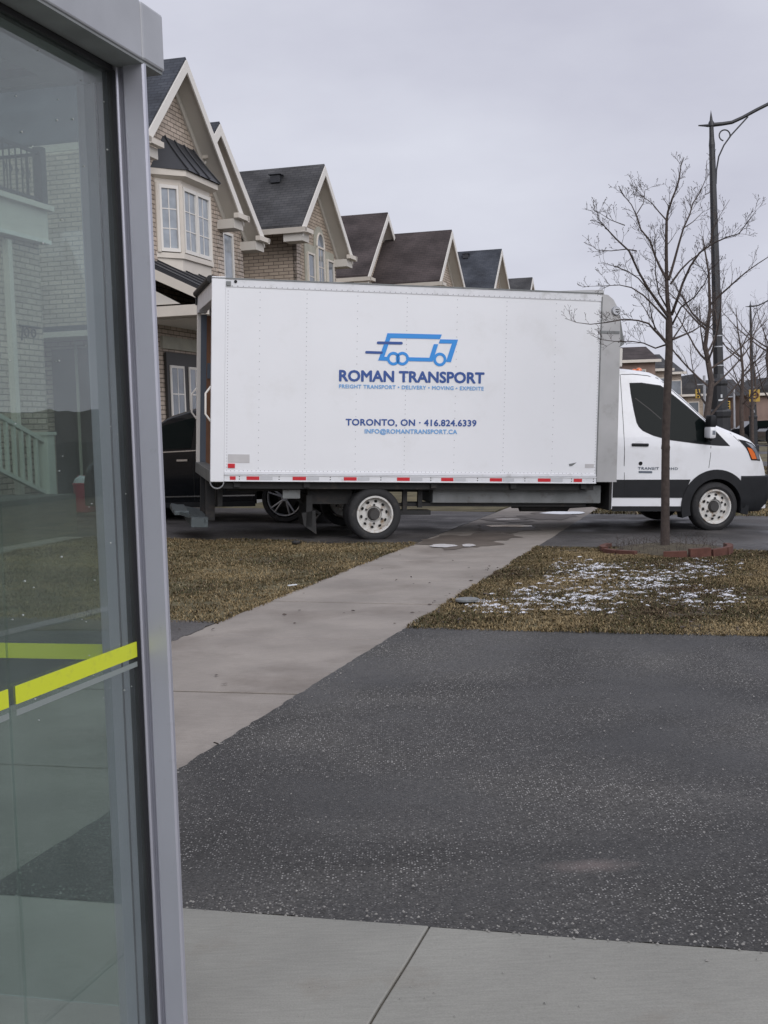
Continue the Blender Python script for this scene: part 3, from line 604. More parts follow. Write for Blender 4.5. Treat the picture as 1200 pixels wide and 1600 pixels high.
for poly in [[(470,152),(789,160),(778,187),(462,180)],[(462,181),(489,181),(452,290),(470,291),(468,314),(416,312)],[(596,293),(716,296),(742,216),(768,217),(735,319),(596,316)],[(779,188),(884,190),(842,322),(813,320),(848,213),(771,212)]]:
    P_ = [E4(p) for p in poly]; mb.prism(P_,'y',YL-.001,YL)
for cx,cy in ((505,301),(558,301),(777,306)):
    c = E4((cx,cy)); s_ = E4((cx+100,cy))[0]-c[0]; ro, ri = s_*.385, s_*.225; n_=28
    A=[mb.b.verts.new((c[0]+ro*math.cos(2*PI*k/n_),YL-.0016,c[1]+ro*math.sin(2*PI*k/n_))) for k in range(n_)]
    B_=[mb.b.verts.new((c[0]+ri*math.cos(2*PI*k/n_),YL-.0016,c[1]+ri*math.sin(2*PI*k/n_))) for k in range(n_)]
    for k in range(n_): mb.b.faces.new([A[k],A[(k+1)%n_],B_[(k+1)%n_],B_[k]])
emb = mb.build('emblem', M['blue'], boxw)
mb = MB()
for x0,x1,y0,y1 in ((408,560,200,216),(340,443,256,271)):
    a = E4((x0,(y0+y1)/2)); c = E4((x1,(y0+y1)/2+3)); r_ = (E4((x0,y0))[1]-E4((x0,y1))[1])/2; poly=[]
    for k in range(9): t_=PI/2+PI*k/8; poly.append((a[0]+r_+r_*math.cos(t_),a[1]+r_*math.sin(t_)))
    for k in range(9): t_=-PI/2+PI*k/8; poly.append((c[0]-r_+r_*math.cos(t_),c[1]+r_*math.sin(t_)))
    mb.prism(poly,'y',YL-.0026,YL)
mb.build('emblem_speed_lines', M['navy'], boxw)
# chassis
mb = MB(); mb.box(.25,.5,ZL-.16,6.9,.62,ZL-.02); mb.box(.25,BW-.62,ZL-.16,6.9,BW-.5,ZL-.02)
for x in (.3,1.2,2.9,4.0,5.0): mb.box(x,.05,ZL-.08,x+.08,BW-.05,ZL-.0)
mb.box(.17,.1,ZL-.10,5.2,.2,ZL-.005); mb.build('chassis_frame', M['frame_dark'], truck)
a = tp(676,757,.3); c = tp(950,786,.3); mb = MB(); mb.box(a[0],.28,c[1],c[0]-.12,.34,a[1],.004); mb.box(a[0],.34,c[1]-.01,c[0]-.12,.95,a[1]-.02); mb.build('fuel_tank', M['galv'], truck)
mb = MB(); z_=tp(800,790,.4)[1]; mb.tube([(2.6,.45,z_+.02),(5.1,.45,z_+.02)],.03,8); mb.box(2.5,.36,z_-.01,5.2,.42,z_+.035); mb.build('running_rail', M['frame_dark'], truck)
a = tp(812,790,.5); c = tp(888,790,.5); mb = MB(); mb.tube([(a[0]-.1,.55,a[1]-.01),(a[0],.55,a[1]-.01),(a[0]+.02,.55,a[1]-.01),(c[0],.55,a[1]-.01),(c[0]+.03,.55,a[1]-.01),(c[0]+.5,.7,a[1])],[.03,.03,.075,.075,.03,.03],12); mb.build('muffler', M['frame_dark'], truck, True)
mb = MB()
a = tp(640,757,.3); mb.box(a[0]-.09,.3,.42,a[0]-.03,.36,ZL-.02); mb.box(a[0]+.12,.3,.46,a[0]+.18,.36,ZL-.02); mb.box(a[0]-.5,.3,.36,a[0]+.3,.5,.42); mb.build('axle_bracket', M['frame_dark'], truck)
mb = MB(); mb.box(1.28,.30,.20,1.36,.95,.62); mb.hexa([(1.25,.3,.22),(1.42,.3,.10),(1.44,.5,.10),(1.27,.5,.22),(1.22,.3,.38),(1.40,.3,.42),(1.42,.5,.42),(1.24,.5,.38)]); mb.box(1.3,.35,.5,1.9,1.0,.75); mb.tube([(1.2,.6,.55),(1.5,.55,.35),(1.35,.5,.2)],.03,6)
mb.build('mud_flap', M['frame_dark'], truck)
mb = MB(); mb.box(.95,.2,.58,1.18,.24,.70,.004); mb.build('licence_bracket', M['galv'], truck)
mb = MB(); mb.tube([(2.155,.4,.05+.38),(2.155,BW-.4,.43)],.07,10); mb.build('rear_axle', M['frame_dark'], truck)

def make_wheel(parent, x, z, y0, R, Wd, rim_r, dual=False, holes=10, far=False):
    root = None
    sg = -1 if not far else 1
    def yy(t): return y0 + (t if not far else -t)
    mb = MB(); prof = [(rim_r+.005,.012),(rim_r+.03,-.004),(R*.80,-.012),(R*.93,0),(R*.985,.025),(R,.06),(R,Wd-.06),(R*.985,Wd-.025),(R*.92,Wd),(rim_r+.01,Wd-.01)]
    n_=56; rings=[]
    for i,(r,t) in enumerate(prof):
        rings.append([mb.b.verts.new((x+(r-(.006 if (k%2 and i in (5,6)) else 0))*math.cos(2*PI*k/n_), yy(t), z+(r-(.006 if (k%2 and i in (5,6)) else 0))*math.sin(2*PI*k/n_))) for k in range(n_)])
    for a,b_ in zip(rings,rings[1:]):
        for k in range(n_): mb.b.faces.new([a[k],a[(k+1)%n_],b_[(k+1)%n_],b_[k]])
    for k in range(n_): mb.b.faces.new([rings[-1][k],rings[-1][(k+1)%n_],rings[0][(k+1)%n_],rings[0][k]])
    ty = mb.build('wheel', M['rubber'], parent, True)
    tag(ty) 
    # dished steel rim
    mb = MB(); c = (x,y0,z); dsh = .055 if not dual else .10
    pr = [(rim_r+.012,.010),(rim_r+.006,-.006),(rim_r-.012,-.004),(rim_r-.02,.02),(rim_r-.028,dsh),(rim_r*.62,dsh-.025),(rim_r*.46,dsh-.03),(rim_r*.40,dsh-.005),(.001,dsh-.005)]
    mb.lathe([(r,(t if not far else -t)) for r,t in pr], c, 'y', 48, False); rim = mb.build('rim', M['rim'], ty, True)
    mb = MB()
    for k in range(holes):
        a = 2*PI*(k+.3)/holes; rr = rim_r*.73; hy = dsh-.0215
        hx,hz = x+rr*math.cos(a), z+rr*math.sin(a); n2=12; ra,rb=.023,.017
        er=(math.cos(a),math.sin(a)); et=(-math.sin(a),math.cos(a))
        mb.b.faces.new([mb.b.verts.new((hx+er[0]*rb*math.cos(2*PI*q/n2)+et[0]*ra*math.sin(2*PI*q/n2), yy(hy-.004+ (rb*math.cos(2*PI*q/n2))*.20), hz+er[1]*rb*math.cos(2*PI*q/n2)+et[1]*ra*math.sin(2*PI*q/n2))) for q in range(n2)])
    mb.build('hand_holes', M['hole'], ty)
    mb = MB()
    for k in range(6):
        a = 2*PI*(k+.5)/6; mb.lathe([(.014,(dsh-.055)*(1 if not far else -1)),(.017,(dsh-.02)*(1 if not far else -1))],(x+rim_r*.52*math.cos(a),y0,z+rim_r*.52*math.sin(a)),'y',6)
    mb.build('wheel_nuts', M['hub'], ty)
    mb = MB(); q=1 if not far else -1; mb.lathe([(.001,q*(dsh-.10 if dual else dsh-.05)),(rim_r*.27,q*(dsh-.10 if dual else dsh-.05)),(rim_r*.33,q*(dsh-.02)),(rim_r*.38,q*dsh)],c,'y',24,False); mb.build('hub', M['hub'], ty, True)
    return ty
rwx, rwz = 2.155, .05+.355; rwz = tp(585,804,.08)[1]; fwx, fwz = tp(1118,792,.2)[0], tp(1118,792,.2)[1]
RR = .357
make_wheel(truck, rwx, rwz, .07, RR, .21, .235, True); 
make_wheel(truck, rwx, rwz, .31, RR, .21, .235, True); make_wheel(truck, rwx, rwz, BW-.07, RR, .21, .235, True, far=True)
make_wheel(truck, fwx, fwz, .21, .352, .22, .235); make_wheel(truck, fwx, fwz, BW-.21, .352, .22, .235, far=True)

# cab
CY = BW/2
roofpx = [(966,576.5),(975,575.5),(985,576),(998,577),(1012,579),(1027,581.5),(1040,588),(1048,596),(1062,609.5),(1079,625),(1094,641),(1109,655.5),(1122,664),(1135,669.5),(1146,674),(1157,678.5),(1168,683),(1178,688),(1185,694),(1191,702),(1196,711),(1199.5,721)]
prof = [tp(x,y,.2) for x,y in roofpx]; prof[-1] = (prof[-1][0]+.03, prof[-1][1]); prof += [(prof[-1][0]+.06, ZB+.14),(prof[-1][0]+.10, ZB+.0)]
px_ = np.array([p[0] for p in prof]); pz_ = np.array([p[1] for p in prof])
def zt(x): return float(np.interp(x, px_, pz_))
XB0, XB1 = px_[0]-.03, px_[-1]
def hwb(x, z):
    h_ = 1.02 - .19*max(0, z-(ZB+.45))**1.15 - .012*max(0,(ZB-.1)-z)
    if x > fwx+.15: h_ -= .24*((x-fwx-.15)/(XB1-fwx-.15))**2.4
    h_ -= .012*math.exp(-((z-(ZB+.20))/.05)**2)*(1 if x<fwx-.5 else 0)          # crease line
    return h_
RS = .075
def hw(x, z):
    h_ = hwb(x,z); e = z-(zt(x)-RS)
    if e > 0: h_ -= RS-math.sqrt(max(0,RS*RS-e*e))
    return h_
def zbot(x):
    d = abs(x-fwx); a = .47
    if d < a: return fwz+math.sqrt(a*a-d*d)
    return ZB-.40
xs = sorted(set([XB0+(XB1-XB0)*k/70 for k in range(71)]+[fwx-.47*math.cos(PI*k/24) for k in range(25)]+[fwx-.4701,fwx+.4701]))
mb = MB(); rings=[]
for x in xs:
    zb_, zt_ = zbot(x), zt(x); zs=[zb_+(zt_-RS-zb_)*k/12 for k in range(13)]+[zt_-RS+RS*math.sin(PI/2*k/5) for k in range(1,5)]
    side=[(hw(x,z),z) for z in zs]; ht=hw(x,zt_-.0005); tops=[(ht*(1-k/6), zt_+.03*(1-(1-k/6)**2)) for k in range(0,7)]
    half=side+tops; ring=[(x,CY-y,z) for y,z in half]+[(x,CY+y,z) for y,z in half[::-1][1:]]
    rings.append([mb.b.verts.new(p) for p in ring])
for a,b_ in zip(rings,rings[1:]):
    for k in range(len(a)-1): mb.b.faces.new([a[k],a[k+1],b_[k+1],b_[k]])
mb.b.faces.new(rings[0]); mb.b.faces.new(rings[-1][::-1])
cab = mb.build('cab', M['cab_white'], truck, True)
mb = MB(); mb.box(XB0+.1,CY-.9,ZB-.42,fwx-.5,CY+.9,ZB-.30); mb.box(fwx-.62,.55,ZB-.35,fwx+.6,BW-.55,ZB+.1); mb.box(XB0-.03,CY-1.0,ZB-.42,XB0-.004,CY+1.0,ZB+.02); mb.build('underbody', M['frame_dark'], truck)
# mirrored near/far surface panels of the cab
def panel(poly, off, name, m_, parent=None, thick=.01, step=.05, sides=(-1,1)):
    b = bmesh.new(); f = b.faces.new([b.verts.new((p[0],0,p[1])) for p in poly])
    xs_=[p[0] for p in poly]; zs_=[p[1] for p in poly]
    for k in range(int((max(zs_)-min(zs_))/step)+1):
        z=min(zs_)+step*(k+.5); bmesh.ops.bisect_plane(b, geom=b.verts[:]+b.edges[:]+b.faces[:], plane_co=(0,0,z), plane_no=(0,0,1))
    for k in range(int((max(xs_)-min(xs_))/step)+1):
        x=min(xs_)+step*(k+.5); bmesh.ops.bisect_plane(b, geom=b.verts[:]+b.edges[:]+b.faces[:], plane_co=(x,0,0), plane_no=(1,0,0))
    outs=[]
    tri = bmesh.ops.triangulate(b, faces=b.faces[:])
    vs=[(v.co.x,v.co.z) for v in b.verts]; fs=[[v.index for v in f.verts] for f in b.faces]; b.verts.index_update()
    fs=[[v.index for v in f.verts] for f in b.faces]; be=[(e.verts[0].index,e.verts[1].index) for e in b.edges if e.is_boundary]; b.free()
    for sgn in sides:
        mb=MB(); O_=[mb.b.verts.new((x, CY+sgn*(hw(x,z)+off), z)) for x,z in vs]; I_=[mb.b.verts.new((x, CY+sgn*(hw(x,z)+off-thick), z)) for x,z in vs]
        for f in fs: mb.b.faces.new([O_[i] for i in f])
        for i,j in be: mb.b.faces.new([O_[i],O_[j],I_[j],I_[i]])
        outs.append(mb.build(name, m_, parent or cab, True))
    return outs
def T2(l, off=.2): return [tp(x,y,off) for x,y in l]
# window seal + glass
win = [(991,598),(1010,597.5),(1040,602),(1048,608),(1062,620),(1079,635),(1094,649),(1108,662),(1118,671),(1141,697),(1125,696.6),(1113,695.8),(1090,693.5),(1070,690.8),(1044,687.3),(1022,681),(1006,673.5),(1000,667),(997,660),(994,640),(991.5,615)]
panel(T2(win), .003, 'window_seal', M['plastic'])
gl = [(992.8,599.8),(1010,599.3),(1039,603.6),(1047,609.4),(1061,621.6),(1078,636.6),(1093,650.6),(1106,662.5),(1110,670),(1110.5,694),(1090,691.8),(1070,689),(1045,685.6),(1023,679.4),(1007.5,672),(1001.8,666),(998.8,659),(995.8,640),(993.3,615)]
panel(T2(gl), .0055, 'side_window', M['darkglass'])
# lower black cladding, rocker lines, gaps
panel([(XB0+.01,ZB-.24),(fwx-.50,ZB-.24),(fwx-.455,ZB-.12),(fwx-.40,ZB+.015),(XB0+.01,ZB+.005)], .010, 'cladding', M['plastic'], thick=.02)
panel([(XB0+.01,ZB-.43),(fwx-.52,ZB-.43),(fwx-.5,ZB-.36),(XB0+.01,ZB-.36)], .012, 'sill', M['plastic'], thick=.03)
def strip(pts, w_, off, name, m_, sides=(-1,1)):
    P=[Vector((p[0],p[1])) for p in pts]; poly=[]
    for i,p in enumerate(P):
        t=(P[min(i+1,len(P)-1)]-P[max(i-1,0)]).normalized(); nrm=Vector((-t.y,t.x))*w_/2; poly.append(((p+nrm).x,(p+nrm).y))
    for i,p in reversed(list(enumerate(P))):
        t=(P[min(i+1,len(P)-1)]-P[max(i-1,0)]).normalized(); nrm=Vector((-t.y,t.x))*w_/2; poly.append(((p-nrm).x,(p-nrm).y))
    return panel(poly, off, name, m_, thick=.004, step=.12, sides=sides)
strip(T2([(998,622),(1020,640),(1036,655)]), .012, .0062, 'seat_belt', M['hub'])
strip(T2([(977.5,584),(976.8,620),(976,680),(975.5,750)]), .007, .001, 'door_gap', M['hole'])
strip(T2([(1111,697),(1110.2,712),(1107.5,731)]), .007, .001, 'door_gap', M['hole'])
strip(T2([(975,751),(974.6,777)]), .007, .011, 'cladding_gap', M['hole'])
strip(T2([(979,584.5),(998,584.2),(1020,586.5),(1036,590.5),(1046,598),(1060,612),(1079,630),(1094,645),(1108,659)]), .009, .001, 'roof_gutter', M['plastic'])
strip(T2([(1143,676.5),(1150,684),(1156,690)]), .006, .001, 'bonnet_gap', M['hole'])
# arch flare
ang = np.linspace(-.22, PI+.30, 34)
poly = [(fwx+.395*math.cos(a), fwz+.395*math.sin(a)) for a in ang]+[(fwx+.525*math.cos(a), fwz+.525*math.sin(a)) for a in ang[::-1]]
panel(poly, .022, 'wheel_arch_flare', M['plastic'], thick=.16, step=.08)
# bumper
bx0 = fwx+.38
def bmpz(x): return ZB+.075
mb = MB(); rings=[]
for k in range(17):
    x = bx0+(XB1+.13-bx0)*k/16; zt_=ZB+.072; tq=k/16; zb_=ZB-.44+.22*max(0,(tq-.6)/.4)**1.5
    h1 = hw(min(x,XB1-.02),ZB)+.018-(.35*max(0,(tq-.8)/.2)**2)
    sec=[(h1-.05,zb_),(h1,zb_+.06),(h1+.004,zb_+.2),(h1,zt_-.02),(h1-.02,zt_)]
    rings.append([mb.b.verts.new((x,CY-y,z)) for y,z in sec]+[mb.b.verts.new((x,CY+y,z)) for y,z in sec[::-1]])
for a,b_ in zip(rings,rings[1:]):
    for k in range(len(a)): mb.b.faces.new([a[k],a[(k+1)%len(a)],b_[(k+1)%len(a)],b_[k]])
mb.b.faces.new(rings[0]); mb.b.faces.new(rings[-1][::-1]); mb.build('bumper', M['plastic'], truck, True)
# cut the bumper's rear round the wheel by an inner black arch (wheel well)
mb = MB(); a_=np.linspace(0,PI,20)
poly=[(fwx+.46*math.cos(a),fwz+.46*math.sin(a)) for a in a_]; poly2=[(fwx+.44*math.cos(a),fwz+.44*math.sin(a)) for a in a_[::-1]]
mb.prism(poly+poly2,'y',.24,BW-.24); mb.build('wheel_well', M['hole'], truck)
# headlights
hl=[(1154.5,686.5),(1166,688.5),(1178,692.5),(1186,699),(1191,707),(1194.3,720.5),(1176.5,719.3),(1171.5,708),(1167,700)]
for o in panel(T2(hl), .006, 'headlight', M['plastic'], parent=truck): pass
hs=[o for o in bpy.data.objects if o.name.startswith('headlight') and o.parent==truck]
for i,o in enumerate(hs):
    sg=(-1,) if i==0 else (1,)
    panel(T2([(1166,691),(1177,694),(1185,701),(1190,709),(1192.5,718.5),(1188,718.3),(1183,707),(1174,697)]), .009, 'lens', M['lens'], parent=o, sides=sg)
    panel(T2([(1169,699),(1177,701.5),(1183,709),(1186.5,717.8),(1177.6,717.4),(1173,708)]), .010, 'turn_signal', M['amber'], parent=o, sides=sg)
# mirrors
for sgn,nm in ((-1,0),(1,1)):
    yq = CY+sgn*1.12; q = tp(1113,668,.05)
    mb=MB(); mb.box(q[0]-.05,yq-.09,q[1]-.0,q[0]+.05,yq+.09,q[1]+.17,.03); mb.box(q[0]-.01,min(yq,CY+sgn*.95),q[1]-.19,q[0]+.04,max(yq,CY+sgn*.95),q[1]-.14,.015); mir=mb.build('mirror', M['plastic'], truck, True)
    mb=MB(); mb.box(q[0]-.055,yq-.1,q[1]-.15,q[0]+.045,yq+.1,q[1]+.012,.03); mb.build('mirror_cap', M['cab_white'], mir, True)
    mb=MB(); mb.box(q[0]-.02,yq+sgn*.1-.003,q[1]-.10,q[0]+.025,yq+sgn*.1+.003,q[1]-.04,.002); mb.build('mirror_lamp', M['lens'], mir)
# handle, lock, badge
q0=tp(987,695,.2); q1=tp(1013.5,697,.2)
for sgn in (-1,1):
    yq=CY+sgn*(hw(q0[0],q0[1])); mb=MB(); mb.box(q0[0],yq-.02 if sgn<0 else yq-.005,q0[1]-.02,q1[0],yq+.005 if sgn<0 else yq+.02,q0[1]+.022,.012); mb.build('door_handle', M['plastic'], cab, True)
c_=tp(1000.5,692.5,.2); poly=[(c_[0]+.06*math.cos(a),c_[1]+.035*math.sin(a)) for a in np.linspace(0,2*PI,20,endpoint=False)]; panel(poly,.0015,'handle_recess',M['rail'],thick=.004)
c_=tp(1001.2,724.3,.2); poly=[(c_[0]+.028*math.cos(a),c_[1]+.028*math.sin(a)) for a in np.linspace(0,2*PI,20,endpoint=False)]; panel(poly,.003,'badge_disc',M['plastic'],thick=.006,sides=(-1,))
a=tp(997,733.5,.2); c=tp(1059,734.3,.2); lettering('TRANSIT  350HD', a, c, .034, M['strap'], cab, CY-hw(a[0],a[1])-.004, 'lettering', .05, 1.15)
a=tp(998,739,.2); c=tp(1019,736,.2); panel([(a[0],a[1]),(c[0],a[1]),(c[0],c[1]),(a[0],c[1])],.003,'badge_bar',M['strap'],thick=.004,sides=(-1,))
# windshield
mb=MB(); rows=[]
for x in np.linspace(tp(1048,600,.2)[0]-.02, tp(1118,660,.2)[0], 12):
    z=zt(x); h_=hw(x,z-.0005)-.10; rows.append([mb.b.verts.new((x,CY-h_+2*h_*k/10, z+.03*(1-((abs(k-5)/5)*h_/(h_+.1))**2)+.006)) for k in range(11)])
for a,b_ in zip(rows,rows[1:]):
    for k in range(10): mb.b.faces.new([a[k],a[k+1],b_[k+1],b_[k]])
mb.build('windshield', M['darkglass'], truck, True)
for k,yq in enumerate((.55,.85,1.22,1.59,1.89)):
    mb=MB(); q=tp(1019 if k<1 else 1022,576,.5); x_=6.0+.06*(k in (1,2,3)); mb.lathe([(.045,-.01),(.04,.012),(.02,.03),(.001,.032)],(x_,yq,zt(x_)+.02),'z',14); mb.build('roof_marker_light', M['amber'], truck, True)

# ------------------------------------------------------------------ black SUV beyond the truck, nose to the house
def make_suv():
    s0,u0 = 19.37, 6.71
    root = thing('parked_suv', 'black SUV standing behind the rear of the white truck', 'car', W(s0,u0,gz(s0,u0)+.01), math.atan2(N_.y,N_.x))
    # local x towards the nose (away from the street, +u), near side at local y = +0 ... nearer camera is -s = +y here
    wb=2.75; R=.375; Wd=1.95
    zt_x=[-.95,-.88,-.7,-.35,.1,.8,1.5,1.95,2.45,2.75,3.1,3.4,3.5]; zt_z=[.75,1.15,1.55,1.78,1.83,1.84,1.80,1.68,1.35,1.16,1.08,.98,.75]
    def zt2(x): return float(np.interp(x,zt_x,zt_z))
    def hw2(x,z):
        h_=Wd/2-.30*max(0,z-1.12)**1.1-.06*max(0,.5-z)
        e=max(0,x-2.95)/.55; h_-=.25*e**2.2; e=max(0,-.5-x)/.45; h_-=.12*e**2
        r=.09; e=z-(zt2(x)-r)
        if e>0: h_-=r-math.sqrt(max(0,r*r-e*e))
        return h_
    def zb2(x):
        for c in (0,wb):
            d=abs(x-c)
            if d<.44: return R+math.sqrt(.44**2-d*d)
        return .30
    xs=sorted(set([-.95+4.45*k/60 for k in range(61)]+[c-.44*math.cos(PI*k/16) for c in (0,wb) for k in range(17)]+[c+d for c in (0,wb) for d in(-.4401,.4401)]))
    mb=MB(); rings=[]
    for x in xs:
        a_,t_=zb2(x),zt2(x); zs=[a_+(t_-.09-a_)*k/9 for k in range(10)]+[t_-.09+.09*math.sin(PI/2*k/4) for k in range(1,4)]
        half=[(hw2(x,z),z) for z in zs]+[(hw2(x,t_-.0005)*(1-k/4),t_+.03*(1-(1-k/4)**2)) for k in range(5)]
        ring=[(x,y,z) for y,z in half]+[(x,-y,z) for y,z in half[::-1][1:]]; rings.append([mb.b.verts.new(p) for p in ring])
    for a,b_ in zip(rings,rings[1:]):
        for k in range(len(a)-1): mb.b.faces.new([a[k],a[k+1],b_[k+1],b_[k]])
    mb.b.faces.new(rings[0]); mb.b.faces.new(rings[-1][::-1]); body=mb.build('body', M['suv'], root, True)
    def pan(poly, off, name, m_, par=body):
        for sg in (1,-1):
            b=bmesh.new(); b.faces.new([b.verts.new((p[0],0,p[1])) for p in poly])
            for k in range(12): bmesh.ops.bisect_plane(b, geom=b.verts[:]+b.edges[:]+b.faces[:], plane_co=(0,0,.3+.13*k), plane_no=(0,0,1))
            for v in b.verts: v.co.y=sg*(hw2(v.co.x,v.co.z)+off)
            bmesh.ops.recalc_face_normals(b,faces=b.faces); me=bpy.data.meshes.new(name); b.to_mesh(me); b.free(); me.materials.append(m_); o=bpy.data.objects.new(name,me); col.objects.link(o); o.parent=par
    pan([(-.55,1.25),(.45,1.22),(.45,1.70),(-.1,1.70)],.006,'side_window',M['darkglass']); pan([(.52,1.22),(1.42,1.18),(1.36,1.68),(.52,1.70)],.006,'side_window',M['darkglass']); pan([(1.50,1.18),(2.52,1.16),(1.98,1.55),(1.46,1.66)],.006,'side_window',M['darkglass'])
    pan([(-.6,1.175),(2.55,1.11),(2.55,1.125),(-.6,1.19)],.012,'belt_trim',M['chrome']); pan([(.46,.42),(2.25,.42),(2.25,.44),(.46,.44)],.012,'door_trim',M['chrome'])
    for x in (.5,1.46,2.42): pan([(x,.35),(x+.008,.35),(x+.008,1.16),(x,1.16)],.002,'door_gap',M['hole'])
    pan([(.46,.26),(2.3,.26),(2.3,.34),(.46,.34)],.01,'sill',M['plastic'])
    for x in (.62,1.55): pan([(x,.98),(x+.18,.98),(x+.18,1.01),(x,1.01)],.03,'door_handle',M['chrome'])
    for sg in (1,-1):
        for c in (0,wb):
            mb=MB(); mb.lathe([(.27,sg*.72),(.30,sg*.93),(.36,sg*.94),(R,sg*.91),(R,sg*.70),(.34,sg*.68)],(c,0,R),'y',40); wh=mb.build('wheel',M['rubber'],root,True)
            mb=MB(); ring=[]; mb.lathe([(.285,sg*.925),(.275,sg*.935),(.262,sg*.93),(.255,sg*.87)],(c,0,R),'y',40); bmesh.ops.delete(mb.b,geom=[f for f in mb.b.faces if len(f.verts)>4],context='FACES')
            for k in range(5):
                for dd in (-.16,.16):
                    a0=2*PI*k/5+.5+dd*.35; a1=2*PI*k/5+.5+dd; mb.tube([(c+.05*math.cos(a0),sg*.90,R+.05*math.sin(a0)),(c+.26*math.cos(a1),sg*.925,R+.26*math.sin(a1))],[.018,.014],6)
            mb.tube([(c,sg*.87,R),(c,sg*.925,R)],.05,14); mb.build('rim',M['alu'],wh,True)
            mb=MB(); mb.lathe([(.16,sg*.74),(.16,sg*.78)],(c,0,R),'y',24); mb.build('brake_disc',M['hub'],wh)
    for sg in (1,-1):
        mb=MB(); mb.box(3.25,sg*.62-.12,.78,3.45,sg*.62+.12,.92,.03); mb.build('headlight',M['lens'],root,True)
        mb=MB(); mb.box(-.96,sg*.75-.1,.95,-.85,sg*.75+.1,1.2,.02); mb.build('tail_light',M['red'],root,True)
        mb=MB(); mb.box(2.25,sg*1.02-.1,1.12,2.4,sg*1.02+.1,1.28,.04); mb.build('mirror',M['suv'],root,True)
    return root
make_suv()

